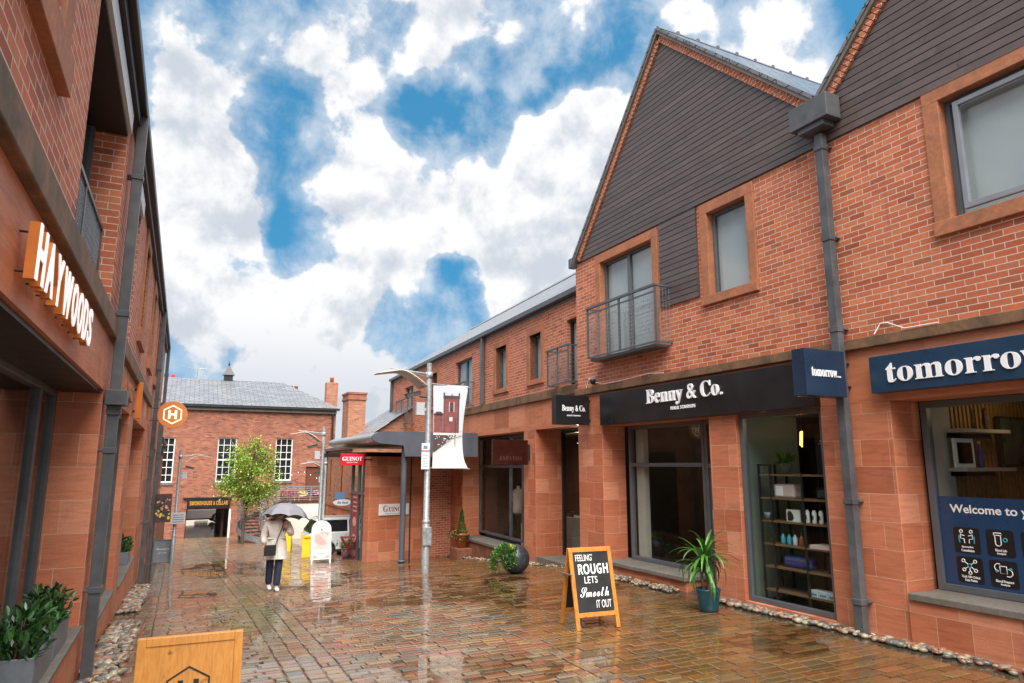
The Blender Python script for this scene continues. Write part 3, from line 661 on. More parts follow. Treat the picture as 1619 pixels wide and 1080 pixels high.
def shopfront(par, u0, u1, z0, z1, x, mull=(), trans=(), f=.07, fr='frame_grey'):
    m = MB()
    m.box(x, x+.09, u0, u0+f, z0, z1).box(x, x+.09, u1-f, u1, z0, z1).box(x, x+.09, u0+f, u1-f, z1-f, z1).box(x, x+.09, u0+f, u1-f, z0, z0+f)
    for u in mull: m.box(x-.003, x+.087, u-.035, u+.035, z0+f, z1-f)
    for (z, a, b) in trans: m.box(x-.006, x+.084, a, b, z-.035, z+.035)
    w = m.build('shop_window', fr, par, bevel=.006)
    MB().box(x+.04, x+.048, u0+f, u1-f, z0+f, z1-f).build('glass_pane', 'shop_glass', w)
    return w
shopfront(gb, 6.56, 8.10, .022, 2.77, .06)
shopfront(gb, 9.40, 11.60, .178, 2.77, .50, trans=((2.0, 9.47, 11.53),))
dr = MB().box(.50, .59, 8.73, 8.80, -.02, 2.77).box(.50, .59, 9.32, 9.39, -.02, 2.77).box(.50, .59, 8.80, 9.32, 2.70, 2.77).box(.497, .587, 8.80, 9.32, 1.94, 2.02).box(.52, .57, 8.80, 8.88, -.02, 1.94).box(.52, .57, 9.24, 9.32, -.02, 1.94).box(.52, .57, 8.88, 9.24, -.02, .12).box(.52, .57, 8.88, 9.24, 1.86, 1.94).build('shop_door', 'frame_grey', gb, bevel=.006)
MB().box(.54, .548, 8.88, 9.24, .12, 1.86).box(.54, .548, 8.80, 9.32, 2.02, 2.70).build('glass_pane', 'shop_glass', dr)
MB().tube([(.49, 9.20, .75), (.46, 9.20, .75), (.46, 9.20, 1.25), (.49, 9.20, 1.25)], .013, 8).build('handle', 'steel', dr)
shopfront(gb, 2.15, 5.47, .548, 2.77, .46, f=.08)
shopfront(gb, -.19, 1.19, .1, 2.77, .3)
# rooms behind the shop windows
def room(par, u0, u1, x0, x1, z0, z1, wall='dark_interior', name='shop_interior'):
    m = MB(); m.box(x1, x1+.05, u0, u1, z0, z1).box(x0, x1, u0, u0+.04, z0, z1).box(x0, x1, u1-.04, u1, z0, z1).box(x0, x1, u0+.041, u1-.041, z0-.05, z0).box(x0, x1, u0+.041, u1-.041, z1, z1+.05)
    return m.build(name, wall, par)
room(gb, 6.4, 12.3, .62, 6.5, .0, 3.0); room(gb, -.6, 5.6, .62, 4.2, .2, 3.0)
MB().box(.155, 1.3, 8.086, 8.107, .03, 2.76).build('partition', 'green_wall', gb)
MB().box(.63, .75, 11.28, 11.52, .2, 2.7).build('partition', 'cream_wall', gb)
MB().box(.68, 1.04, 5.47, 5.53, .58, 2.95).build('partition', 'cream_wall', gb)
sl = MB()
for i in range(34): u = 1.06+i*.088; sl.box(u, u+.045, 5.50, 5.55, .25, 2.95)
sl.build('slatted_wall', 'warm_slat', gb)
# downpipe with hopper
def downpipe(par, u, z0, z1, x0=-.17, w=.105, hopper=None, mat='pipe_grey', brackets=(), dpt=.11):
    m = MB().box(x0, x0+dpt, u-w/2, u+w/2, z0, z1)
    p = m.build('downpipe', mat, par, bevel=.006)
    c = MB()
    for z in brackets: MB().box(x0-.012, x0+dpt+.012, u-w/2-.012, u+w/2+.012, z-.035, z+.035).box(x0+dpt-.02, x0+dpt+.07, u-w/2-.03, u+w/2+.03, z-.012, z+.012).build('pipe_collar', mat, p, bevel=.004)
    if hopper: MB().box(*hopper).box(hopper[0]+.04, hopper[1]-.02, hopper[2]+.1, hopper[3]-.1, hopper[4]-.08, hopper[4]-.002).build('hopper', mat, p, bevel=.008)
    return p
downpipe(gb, 6.10, -.06, 6.5, -.17, .12, (-.33, -.05, 5.80, 6.42, 6.62, 6.96), brackets=(.35, 1.55, 3.75, 5.0, 6.3))

# ================================================================ RIGHT: LOWER TERRACE
tb = thing('terrace_building', 'lower red brick terrace with mossy string course and small stone framed windows', 'building', FT.O, FT.rot)
th = [(15.0, 15.7, 4.14, 5.32), (17.28, 18.1, 4.14, 5.36), (20.2, 21.9, 3.9, 5.45), (13.05, 13.62, 3.75, 5.34), (24.0, 24.8, 4.14, 5.4), (27.5, 28.9, 3.7, 5.3)]
MB().wall(12.75, 31.3, 3.79, 6.0, 0, .3, th).build('brick_wall', 'red_brick', tb)
MB().box(.302, 8, 31.0, 31.3, GROUND-1.2, 6.0).box(7.7, 8, 12.9, 30.99, GROUND-1.2, 6).build('side_wall', 'red_brick', tb)
MB().wall(21.2, 31.3, 2.5, 3.788, 0, .3).build('brick_wall', 'red_brick', tb)
MB().box(-.075, .3, 12.75, 21.2, 3.57, 3.788).build('string_course', 'mossy_stone', tb, bevel=.014)
MB().box(0, .5, 12.75, 22.8, 2.87, 3.568).build('stone_band', 'sandstone_smooth', tb)
MB().box(0, .75, 15.40, 16.12, GROUND-.9, 2.868).build('pier', 'sandstone', tb, bevel=.008)
MB().box(0, .60, 20.98, 22.75, GROUND-1.4, 2.868).build('pier', 'sandstone', tb, bevel=.008)
MB().box(.0, .3, 22.751, 23.0, GROUND-1.4, 2.868).build('brick_jamb', 'red_brick', tb)
rp = math.tan(R(33)); zt, zb = 6.06+4.1*rp, 6.06
rf = MB(); l = 4.1/math.cos(R(33))
for a, b in (((-.12, zb-.06), (4.0, zt)), ((8.1, zb), (4.0, zt))):
    rf.face([(a[0], 12.7, a[1]), (b[0], 12.7, b[1]), (b[0], 31.4, b[1]), (a[0], 31.4, a[1])], [(0, 0), (0, l), (18.7, l), (18.7, 0)])
    rf.face([(a[0], 12.7, a[1]-.05), (b[0], 12.7, b[1]-.05), (b[0], 31.4, b[1]-.05), (a[0], 31.4, a[1]-.05)])
r_ = rf.build('roof', 'slate_pale', tb); MB().prism([(3.85, zt-.07), (4.0, zt+.07), (4.15, zt-.07)], 'y', 12.7, 31.4).build('ridge_tiles', 'slate', r_)
MB().prism([(0.02, 6.0), (8, 6.0), (4, zt-.1)], 'y', 31.05, 31.29).build('gable_wall', 'red_brick', tb)
MB().box(-.16, -.02, 12.75, 31.4, 5.86, 5.97).box(-.02, .0, 12.75, 31.4, 5.78, 6.0).build('gutter', 'grey_metal', tb, bevel=.01)
for a in ((15.0, 15.7, 4.14, 5.32), (17.28, 18.1, 4.14, 5.36), (24.0, 24.8, 4.14, 5.4)): window(tb, *a, sw=.15, fr='pipe_grey', x=.13)
window(tb, 20.2, 21.9, 3.9, 5.45, sur=None, mull=(21.0,), fr='pipe_grey', x=.1)
window(tb, 13.05, 13.62, 3.75, 5.34, sur=None, fr='black_metal', x=.1)
window(tb, 27.5, 28.9, 3.7, 5.3, sur=None, mull=(28.2,), fr='frame_grey', x=.1)
balcony(tb, 20.0, 21.95, 3.82, 4.60, -.3); balcony(tb, 13.0, 14.06, 3.80, 4.66, -.3); balcony(tb, 27.2, 29.2, 3.66, 4.72, -.3)
downpipe(tb, 19.05, 3.80, 5.9, -.13, .11); downpipe(tb, 31.15, 3.0, 5.9, -.13, .11)
# left shop: recessed glazing between the piers, small bay near the gabled building
shopfront(tb, 16.13, 20.97, -.12, 2.86, .56, mull=(18.4, 17.5), trans=((1.95, 16.2, 20.9),), fr='pipe_grey')
MB().box(-.03, .62, 17.4, 20.97, GROUND-1.4, -.3).build('plinth', 'wet_stone', tb, bevel=.01)
MB().box(-.07, .64, 17.4, 20.97, -.298, -.22).build('window_sill', 'sill_stone', tb, bevel=.01)
shopfront(tb, 12.8, 15.39, -.2, 2.86, .72, fr='black_metal', mull=(14.2,))
MB().box(.0, .72, 12.8, 15.39, GROUND-.9, -.201).build('doorstep', 'sill_stone', tb)
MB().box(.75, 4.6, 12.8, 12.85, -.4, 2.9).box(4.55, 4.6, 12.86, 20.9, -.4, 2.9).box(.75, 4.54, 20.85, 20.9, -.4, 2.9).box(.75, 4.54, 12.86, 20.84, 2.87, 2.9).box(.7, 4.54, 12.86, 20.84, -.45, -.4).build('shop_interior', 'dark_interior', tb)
d_ = MB().box(.5, .58, 23.05, 24.6, -1.2, 1.75).build('entrance_door', 'brown_door', tb); MB().box(.46, .5, 23.75, 23.8, -.9, 1.5).build('door_strip', 'dark_red', d_)
MB().box(.35, .5, 24.62, 26.2, -2, 2.5).box(.302, .5, 23.0, 24.6, 1.76, 2.5).build('brick_return', 'red_brick', tb)

# ================================================================ RIGHT: SIGNS
def mount(name, label, cat, fr, d, u, z, group=None): return thing(name, label, cat, fr.w(d, u, z), fr.rot, group)
t = mount('fascia_sign', 'long black fascia sign with white serif shop lettering above the recessed window', 'sign', FG, -.12, 9.15, 3.09)
MB().box(0, .119, -2.62, 2.53, -.315, .315).build('sign_board', 'sign_black', t, bevel=.006)
m = MB(); text(m, SERIF('Benny & Co.'), .33, 'R', (-.001, .03, .09), 1.92, .028); m.build('lettering', 'white_letter', t)
m = MB(); text(m, SANS('HAIR STUDIOS'), .058, 'R', (-.001, .02, -.125), .62, .012, space=1.15); m.build('small_lettering', 'white_letter', t)
t = mount('fascia_sign', 'dark navy fascia sign with big white serif lettering at the right edge', 'sign', FG, -.15, 3.9, 3.09)
MB().box(0, .148, -2.2, 1.76, -.225, .225).build('sign_board', 'sign_navy_front', t, bevel=.006)
m = MB(); text(m, SERIF('tomorrow...'), .235, 'R', (-.001, 1.54, -.0), 2.02, .014, align='L'); m.build('lettering', 'white_letter', t)
t = mount('projecting_sign', 'navy box sign with small white serif lettering beside the tall grey downpipe', 'projecting sign', FG, -.5, 6.02, 3.14)
MB().box(-.42, .30, -.06, .14, -.30, .29).build('sign_box', 'sign_navy', t, bevel=.006)
m = MB(); text(m, SERIF('tomorrow...'), .115, 'C', (-.06, -.0605, -.0), .52, .008); m.build('lettering', 'white_letter', t)
MB().box(.305, .37, .0, .08, -.25, .25).tube([(.36, .04, .15), (.499, .04, .15)], .02).tube([(.36, .04, -.15), (.499, .04, -.15)], .02).build('bracket', 'black_metal', t)
t = mount('projecting_sign', 'black box sign with thin white serif lettering beside the long black fascia', 'projecting sign', FG, -.45, 12.2, 3.11)
MB().box(-.42, .38, -.06, .12, -.30, .30).build('sign_box', 'sign_black', t, bevel=.006)
m = MB(); text(m, SERIF('Benny & Co.'), .155, 'C', (-.0, -.0605, .02), .56, .008); text(m, SANS('HAIR STUDIOS'), .028, 'C', (0, -.0605, -.115), .32, .006, space=1.2); m.build('lettering', 'white_letter', t)
MB().tube([(.38, .03, .2), (.449, .03, .2)], .03).tube([(.38, .03, -.2), (.449, .03, -.2)], .03).build('bracket', 'black_metal', t)
t = mount('projecting_sign', 'dark maroon box sign with dull raised lettering on the stone pier', 'projecting sign', FT, -.55, 15.75, 2.31)
MB().box(-.48, .48, -.05, .05, -.31, .31).build('sign_box', 'sign_maroon', t, bevel=.006); MB().box(.481, .549, -.03, .03, -.2, .2).build('bracket', 'black_metal', t)
m = MB(); text(m, SERIF('ZAPATOS'), .10, 'C', (0, -.0505, -.15), .62, .006, space=1.15); m.build('lettering', 'maroon_letter', t)
t = mount('projecting_sign', 'dark brown box sign with pale curled emblem behind the hanging banner', 'projecting sign', FT, -.33, 21.1, 2.29)
MB().box(-.48, .30, -.05, .05, -.32, .32).build('sign_box', 'sign_maroon', t, bevel=.006); MB().box(.301, .329, -.03, .03, -.2, .2).build('bracket', 'black_metal', t)
m = MB()
for k in range(4): m.tube([(.0+k*.05+.04*math.sin(a*.9+k), -.056, -.15+a*.06+k*.02) for a in range(6)], [.004, .008, .011, .011, .008, .004], 6)
m.build('emblem', 'cream_letter', t)
# cable and little camera above the black sign
t = mount('security_camera', 'small black dome camera on the brick above the black box sign', 'camera', FG, -.06, 12.0, 3.75)
MB().lathe([(.05, 0), (.06, -.03), (.055, -.07), (.03, -.1), (0.005, -.11)], 14).build('dome', 'sign_black', t); MB().box(-.03, .058, -.03, .03, 0, .05).build('mount', 'grey_box', t)
m = MB(); m.tube([(-.03, 12.3, 3.6), (-.012, 12.25, 3.75), (-.02, 12.2, 3.8), (-.012, 12.1, 3.72), (-.08, 11.6, 3.61), (-.08, 11.0, 3.612), (-.075, 10.4, 3.64), (-.012, 10.2, 3.66), (-.08, 9.7, 3.61)], .007, 6)
m.tube([(-.08, 5.6, 3.606), (-.012, 5.55, 3.74), (-.02, 5.45, 3.73), (-.08, 5.2, 3.61), (-.08, 4.8, 3.606)], .007, 6)
o = m.build('cable', 'white_paint', None, FG.O, FG.rot); tag(o, 'loose thin white cable trailing along the string course', 'cable')

# navy window graphic inside the right shop window
t = mount('window_graphic', 'navy window graphic with white lettering and rows of icon tiles', 'window graphic', FG, .495, 3.85, .62)
MB().box(0, .003, -1.63, 1.55, .0, 1.01).build('sheet', 'decal_navy', t)
m = MB(); text(m, 'Welcome to your', .125, 'R', (-.003, 1.40, .86), 1.04, .002, align='L', offset=.018); m.build('lettering', 'white_letter', t)
TILES = [(1.245, .52, 'Specialist', 'Consultation'), (.885, .52, 'Blood Lab', 'Analysis'), (.525, .52, 'Health', 'Report'), (1.245, .19, 'Track 100+ Critical', 'Data Points'), (.885, .19, 'Blood Pressure', 'Analysis'), (.525, .19, 'Heart', 'Check')]
for i, (u, z, a, b) in enumerate(TILES):
    k = MB(); r = .03; pl = []
    for cx, cy, a0 in ((.145-r, .145-r, 0), (-.145+r, .145-r, 90), (-.145+r, -.145+r, 180), (.145-r, -.145+r, 270)):
        for q in range(5): an = R(a0+q*22.5); pl.append((u+cx+r*math.cos(an), z+cy+r*math.sin(an)))
    k.prism(pl, 'x', -.002, -.0005); tl = k.build('icon_tile', 'sign_black', t)
    w = MB(); c = MB(); X = -.004; ci = lambda mb, cu, cz, rr, th=.005, a0=0, a1=360: mb.tube([(X, u-cu-rr*math.cos(R(a0+(a1-a0)*q/14)), z+cz+rr*math.sin(R(a0+(a1-a0)*q/14))) for q in range(15)], th, 5)
    ln = lambda mb, *p, th=.005: mb.tube([(X, u-q[0], z+q[1]) for q in p], th, 5)
    if i == 0:
        for s in (-1, 1): ci(w, s*.055, .10, .017); ln(w, (s*.065, .07), (s*.07, .02), (s*.03, .015), (s*.025, -.03)); ln(w, (s*.06, .06), (s*.02, .05)); ln(c, (s*.085, .05), (s*.085, 0), (s*.08, -.03))
    elif i == 1: ln(w, (-.06, .11), (.02, .11), (.02, .085), (-.06, .085), (-.06, .11)); ln(w, (-.05, .085), (-.05, 0)); ln(w, (.01, .085), (.01, 0)); ci(w, -.02, 0, .03, a0=180, a1=360); ci(c, .055, .04, .02)
    elif i == 3:
        for x_, z_ in ((-.065, .1), (.065, .1), (-.065, -.0), (.065, .0), (0, -.03)): ci(w, x_, z_, .017); ln(w, (x_*.75, z_+(.05-z_)*.25), (x_*.3, z_+(.05-z_)*.7))
        ci(c, 0, .05, .02)
    elif i == 4: ln(w, (-.035, .085), (.035, .085), (.035, .01), (-.035, .01), (-.035, .085)); ci(w, -.05, .07, .04, a0=60, a1=270); ci(w, .05, .02, .04, a0=-120, a1=90); ci(c, -.07, .03, .012); ci(c, .075, .06, .012)
    else: ci(w, 0, .05, .04); ln(w, (-.03, .05), (-.01, .05), (0, .08), (.01, .02), (.02, .05), (.04, .05))
    text(w, a, .028, 'R', (-.003, u, z-.075), min(.2, .013*len(a)), .002, offset=.02); text(w, b, .028, 'R', (-.003, u, z-.112), .012*len(b), .002, offset=.02)
    w.build('icon', 'white_letter', tl)
    if c.v: c.build('icon_accent', 'teal', tl)

# ---- goods in the black sign shop window
def inG(name, label, cat, d, u, z, group=None): return mount(name, label, cat, FG, d, u, z, group)
def inH(name, label, cat, d, u, z, group=None): return mount(name, label, cat, FG, d-.5, u*.942, z, group)
t = inH('shelving_unit', 'black metal shelving unit with dark shelves behind the flush shop window', 'shelving', .72, 7.45, .03)
m = MB()
for u in (-.47, .113, .68, .895):
    for x in (0, .34): m.box(x-.014, x+.014, u-.014, u+.014, 0, 1.98 if u > .6 else 1.86)
m.box(-.014, .014, .68, .895, 1.952, 1.98); m.build('frame', 'black_metal', t)
SHZ = (.17, .50, .82, 1.15, 1.48, 1.82)
for z in SHZ: MB().box(-.012, .355, -.48, .875, z-.012, z+.012).build('shelf', 'shelf_wood', t)
SH = lambda k: .03+SHZ[k]+.0125
def pot_plant(t, n, ln, mat, r0=.02, seed=1, wid=.012, droop=.5):
    rr = random.Random(seed); m = MB()
    for i in range(n):
        a = rr.uniform(0, 6.28); el = rr.uniform(.3, 1.4); L_ = ln*rr.uniform(.6, 1.1); p = Vector((math.cos(a)*r0*rr.random(), math.sin(a)*r0*rr.random(), 0)); pts = [p]
        for k in range(5): d = Vector((math.cos(a)*math.cos(el), math.sin(a)*math.cos(el), math.sin(el))); p = p+d*L_/5; pts.append(p); el -= droop*rr.uniform(.2, .5)
        s = Vector((-math.sin(a), math.cos(a), 0)); c = rr.random()
        for k in range(5):
            w0, w1 = (wid*q for q in ((.5, .9, 1, .8, .5, .05)[k], (.5, .9, 1, .8, .5, .05)[k+1]))
            m.face([pts[k]-s*w0, pts[k]+s*w0, pts[k+1]+s*w1, pts[k+1]-s*w1], None, c)
    return m.build('foliage', mat, t)
t = inH('potted_plant', 'bright green bushy plant in a pale pot on the top shelf', 'plant', .90, 8.02, SH(5))
MB().lathe([(.06, 0), (.08, .15), (.085, .16), (.07, .16), (.06, .13)], 18).build('pot', 'green_wall', t); f = pot_plant(t, 70, .3, 'leaf_green', .06, 3, .016); f.location = (0, 0, .14)
t = inH('display_board', 'black upright product board with small lettering on the top shelf', 'display', .86, 7.25, SH(5)); MB().box(0, .04, -.14, .14, 0, .54).build('board', 'sign_black', t, bevel=.004); m = MB(); text(m, 'BENEFITS', .02, 'R', (-.001, 0, .47), .12, .002); text(m, 'HAIR MATTERS', .014, 'R', (-.001, 0, .43), .16, .002); m.build('lettering', 'white_letter', t)
t = inH('gift_box', 'blush pink rounded gift box with white label on the second shelf', 'box', .80, 8.0, SH(4)); MB().box(0, .2, -.19, .19, 0, .2).build('box', 'blush', t, bevel=.03); MB().box(-.003, -.0005, .01, .14, .03, .17).build('label', 'white_letter', t)
t = inH('framed_card', 'small dark framed card leaning on the second shelf', 'card', .82, 7.3, SH(4)); MB().box(0, .03, -.11, .11, 0, .16).build('frame', 'sign_black', t); MB().box(-.003, -.0005, -.08, .08, .03, .13).build('picture', 'screen_picture', t)
t = inH('picture_card', 'white card with dark portrait picture on the third shelf', 'card', .80, 7.85, SH(3)); MB().box(0, .02, -.12, .12, 0, .17).build('card', 'white_paint', t); MB().prism([(.1, .01), (.02, .01), (-.01, .05), (.0, .1), (.03, .14), (.07, .15), (.1, .12)], 'x', -.003, -.0005).build('portrait', 'hair', t)
SPOT = ('nearest the right edge, the tallest', 'second from the right, behind the window', 'in the middle of the row', 'second from the left of the row', 'leftmost of the row')
for i, u in enumerate((7.07, 7.2, 7.34, 7.46, 7.58)):
    h = .24 if i == 0 else .18; t = inH('spray_can', 'white spray can on the third shelf, '+SPOT[i], 'spray can', .80, u, SH(3), 'white spray cans on the third shelf')
    MB().lathe([(.028, 0), (.03, .01), (.03, h-.03), (.02, h-.012), (.02, h)], 14).build('can', 'white_paint', t); MB().box(-.033, -.0315, -.012, .012, h*.3, h*.62).build('label', 'grey_metal', t)
for i, (u, c, w) in enumerate(((8.09, 'teal_bottle', 'dark teal bottle, leftmost on the fourth shelf'), (7.97, 'teal_bottle', 'teal blue bottle, second on the fourth shelf'), (7.86, 'banner_sky', 'pale blue bottle on the fourth shelf'), (7.74, 'amber', 'small amber bottle on the fourth shelf'))):
    t = inH('bottle', w, 'bottle', .82, u, SH(2), 'small bottles on the fourth shelf'); MB().lathe([(.03, 0), (.034, .01), (.034, .1), (.016, .125), (.014, .15)], 14).build('body', c, t); MB().lathe([(.016, .1505), (.016, .19), (.006, .195)], 10).build('cap', 'black_metal', t)
t = inH('display_box', 'pale pink open display box on the fourth shelf', 'box', .72, 7.28, SH(2)); MB().box(-.02, .26, -.2, .2, 0, .05).build('base', 'blush', t); MB().box(.20, .26, -.2, .02, .051, .36).build('back_panel', 'blush', t)
t = inH('wash_bag', 'dark violet soft bag on the fifth shelf', 'bag', .80, 7.86, SH(1)); MB().box(0, .18, -.24, .24, 0, .17).build('body', 'violet', t, bevel=.05); MB().box(-.004, .0, -.18, .18, .11, .125).build('zip', 'steel', t)
t = inH('gift_bag', 'black paper gift bag on the fifth shelf', 'bag', .80, 7.15, SH(1)); MB().box(0, .12, -.13, .13, 0, .22).build('body', 'sign_black', t); MB().tube([(.02, -.05, .22), (.02, -.04, .29), (.02, .04, .29), (.02, .05, .22)], .005, 6).build('handle', 'black_metal', t)
for i, u in enumerate((7.52, 7.36, 7.2, 7.04)): t = inH('carton', ('pale blue carton at the left end of the bottom shelf', 'pale blue carton second from the left on the bottom shelf', 'pale blue carton second from the right on the bottom shelf', 'pale blue carton at the right end of the bottom shelf')[i], 'box', .74, u, SH(0), 'cartons on the bottom shelf'); MB().box(0, .16, -.07, .07, 0, .09).build('box', 'banner_sky', t, bevel=.004); MB().box(-.002, -.0005, -.05, .05, .02, .05).build('label', 'teal_bottle', t)
t = inH('trailing_plant', 'trailing small leaved plant hanging off the shelf end', 'plant', .74, 8.30, SH(3)+.02); m = MB()
for i in range(9):
    x, y = rnd.uniform(-.04, .1), rnd.uniform(-.08, .1); L_ = rnd.uniform(.3, .62)
    for k in range(26): z = .06-L_*k/26; p = Vector((x+rnd.gauss(0, .012), y+rnd.gauss(0, .016), z)); a = Vector((rnd.gauss(0, 1), rnd.gauss(0, 1), rnd.gauss(0, .5))).normalized()*.016; b = a.cross(Vector((0, .3, 1))).normalized()*.011; m.face([p-a, p-b, p+a, p+b], None, rnd.random())
m.build('vines', 'leaf_green', t); MB().lathe([(.05, -.02), (.07, .09)], 12, (.03, 0, 0)).build('pot', 'planter_grey', t)
t = inG('filament_lamp', 'glowing orange filament lamp hanging inside the black sign shop', 'lamp', 1.55, 8.22, 2.42); MB().tube([(0, 0, .16), (0, 0, .58)], .006, 6).build('cord', 'black_metal', t); MB().tube([(0, -.02, .13), (0, .0, -.12), (.01, .02, .12), (0, .03, -.1)], .011, 6).build('filament', 'orange_glow', t)
t = inG('styling_chair', 'dark salon chair behind the recessed window', 'chair', 2.4, 10.5, .0); MB().box(-.3, .3, -.3, .3, .42, .55).build('seat', 'bag_black', t, bevel=.04); MB().box(.2, .32, -.28, .28, .56, 1.15).build('backrest', 'bag_black', t, bevel=.04); MB().lathe([(.25, 0), (.25, .04), (.04, .06), (.04, .42)], 16).build('pedestal', 'steel', t)
t = inG('mirror', 'tall pale framed mirror on the salon back wall', 'mirror', 5.9, 10.9, .5); MB().box(0, .06, -.5, .5, 0, 2.0).build('frame', 'cream_wall', t); MB().box(-.01, -.001, -.44, .44, .06, 1.94).build('glass', 'zinc', t)
# ---- in the navy sign shop
t = inG('wall_shelf', 'pale upper wall shelf in the navy sign shop', 'shelf', 1.4, 5.49, 2.43); MB().box(-.5, .52, -.26, .0, -.03, .015).build('board', 'cream_wall', t); MB().box(-.45, .48, -.04, .0, -.09, -.031).build('bracket', 'black_metal', t)
t = inG('wall_shelf', 'pale lower wall shelf in the navy sign shop', 'shelf', 1.4, 5.49, 1.95); MB().box(-.5, .55, -.26, .0, -.03, .015).build('board', 'cream_wall', t); MB().box(-.45, .48, -.04, .0, -.09, -.031).build('bracket', 'black_metal', t)
t = inG('framed_picture', 'white framed dark picture standing on the lower wall shelf', 'picture', 1.08, 5.36, 1.966); MB().box(-.2, .2, -.015, .015, .0, .36).box(-.03, .03, .016, .1, 0, .02).build('frame', 'white_paint', t); MB().box(-.15, .15, -.019, -.0155, .05, .31).build('picture', 'sign_black', t)
t = inG('bottle', 'blue tall bottle standing on the lower wall shelf', 'bottle', 1.42, 5.36, 1.966); MB().lathe([(.03, 0), (.035, .02), (.035, .2), (.012, .25), (.012, .3)], 12).build('body', 'violet', t); MB().lathe([(.015, .301), (.015, .33)], 10).build('cap', 'white_paint', t)
t = inG('ornament', 'small dark figure on the upper wall shelf', 'ornament', 1.62, 5.36, 2.446); MB().lathe([(.04, .0085), (.03, .03), (.04, .12), (.02, .2), (.03, .24), (.01, .28)], 12).build('body', 'hair', t); MB().lathe([(.05, -.0), (.05, .008)], 12).build('base', 'black_metal', t)
t = inG('television', 'wall mounted television showing a dim green picture', 'television', 2.62, 5.44, 1.98); MB().box(-.6, .6, -.03, .03, 0, .66).build('case', 'sign_black', t, bevel=.01); MB().box(-.57, .57, -.035, -.0305, .03, .63).build('screen', 'screen_picture', t)
t = inG('reception_desk', 'black reception desk behind the navy window graphic', 'desk', 2.0, 4.4, .2); MB().box(-.3, .3, -.7, .9, 0, 1.05).build('front', 'sign_black', t, bevel=.01); MB().box(-.34, .34, -.74, .94, 1.051, 1.10).build('top', 'shelf_wood', t, bevel=.006)
t = mount('display_plinth', 'pale stacked display boxes with shoes behind the narrow dark window', 'display', FT, 1.5, 16.3, -.4); MB().box(-.3, .3, -.5, .5, 0, .55).box(-.28, .28, -.45, .4, .551, 1.05).build('boxes', 'cream_wall', t, bevel=.01); MB().box(-.2, -.1, -.2, .05, 1.051, 1.12).box(-.2, -.1, -.3, -.22, 1.051, 1.2).build('shoes', 'bag_black', t, bevel=.03)
t = mount('dress_form', 'pale dressmaker figure behind the recessed window left of the stone pier', 'dress form', FT, 1.35, 19.6, -.4); MB().lathe([(.10, .9), (.19, .95), (.15, 1.2), (.2, 1.5), (.17, 1.62), (.06, 1.68), (.05, 1.76)], 18).build('torso', 'blush', t); MB().tube([(0, 0, .03), (0, 0, .9)], .02, 8).lathe([(.2, 0), (.2, .03), (.03, .05)], 16).build('stand', 'black_metal', t)
t = mount('display_plinth', 'low pale plinth with green planting behind the recessed window', 'display', FT, 1.3, 18.2, -.4); MB().box(-.3, .3, -.4, .4, 0, .7).build('boxes', 'cream_wall', t, bevel=.01); f = pot_plant(t, 60, .45, 'leaf_green', .08, 21, .02); f.location = (0, 0, .7)

# ================================================================ CORNER PAVILION, CANOPY, ANNEXE
PV = Vector((5.35, 21.35)); PD = Vector((1.95, .5)); pa = math.atan2(PD.y, PD.x); PL = PD.length
pv = thing('corner_shop', 'sandstone corner shop with a grey glazed door under the grey canopy', 'shop', (PV.x, PV.y, 0), pa)
MB().box(0, PL, 0, .35, -2.2, 2.26).build('stone_wall', 'sandstone', pv, bevel=.008)
MB().box(PL+.001, PL+1.3, .05, .35, -2, 2.5).build('brick_return', 'red_brick', pv)
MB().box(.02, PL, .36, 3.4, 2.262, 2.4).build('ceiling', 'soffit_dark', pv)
sx = Matrix.Rotation(-pa, 4, 'Z')
def pvy(y0, y1, x0, x1, z0, z1, name, mat, parent=None): return MB().box(x0, x1, y0, y1, z0, z1, None, sx).build(name, mat, parent or pv)
g_ = MB()
for a, b in ((.36, .46), (.95, 1.03), (1.55, 1.63), (2.5, 2.6)): g_.box(0, .1, a, b, -1.2, 2.26, None, sx)
for z in (-1.1, 1.05, 2.18): g_.box(.003, .097, .46, 2.5, z, z+.08, None, sx)
fr_ = g_.build('shopfront_frame', 'frame_grey', pv); pvy(.46, 2.5, .045, .055, -1.02, 2.18, 'glass_pane', 'shop_glass', fr_)
pvy(.36, 2.6, 1.4, 1.45, -1.2, 2.26, 'shop_interior', 'dark_interior'); MB().tube([sx @ Vector((-.04, 1.0, -.2)), sx @ Vector((-.04, 1.0, .4))], .015, 8).build('door_handle', 'steel', pv)
t = thing('window_graphic', 'tall dark red strip graphic with white and pink patches on the corner shop glass', 'window graphic', (5.36, 23.3, -.95)); MB().box(0, .008, -.42, .42, .0, 2.0).build('sheet', 'dark_red', t); m = MB()
for z in (1.86, 1.7, 1.56, 1.42): m.box(-.004, -.001, -.28, .28, z, z+.05)
for z, h, w in ((.95, .3, .26), (.45, .25, .3), (.02, .2, .4)): m.prism([(w*math.cos(a*.5), z+h*.5+h*.5*math.sin(a*.5)) for a in range(12)], 'x', -.004, -.001)
m.build('patches', 'pink', t)
t = thing('wall_sign', 'white wall sign with dark red lettering on the sandstone wall', 'sign', (PV.x+PD.x*.43, PV.y+PD.y*.43, .62), pa); MB().box(-.53, .53, -.045, -.001, -.17, .17).build('board', 'white_paint', t, bevel=.004)
m = MB(); text(m, SERIF('G'), .2, 'C', (-.32, -.0455, .03), .16, .006); text(m, SERIF('UINOT'), .145, 'C', (.07, -.0455, .01), .56, .006); m.build('lettering', 'dark_red', t); m = MB(); text(m, 'INSTITUT PARIS', .03, 'C', (-.02, -.0455, -.125), .6, .004); m.build('small_lettering', 'grey_metal', t)
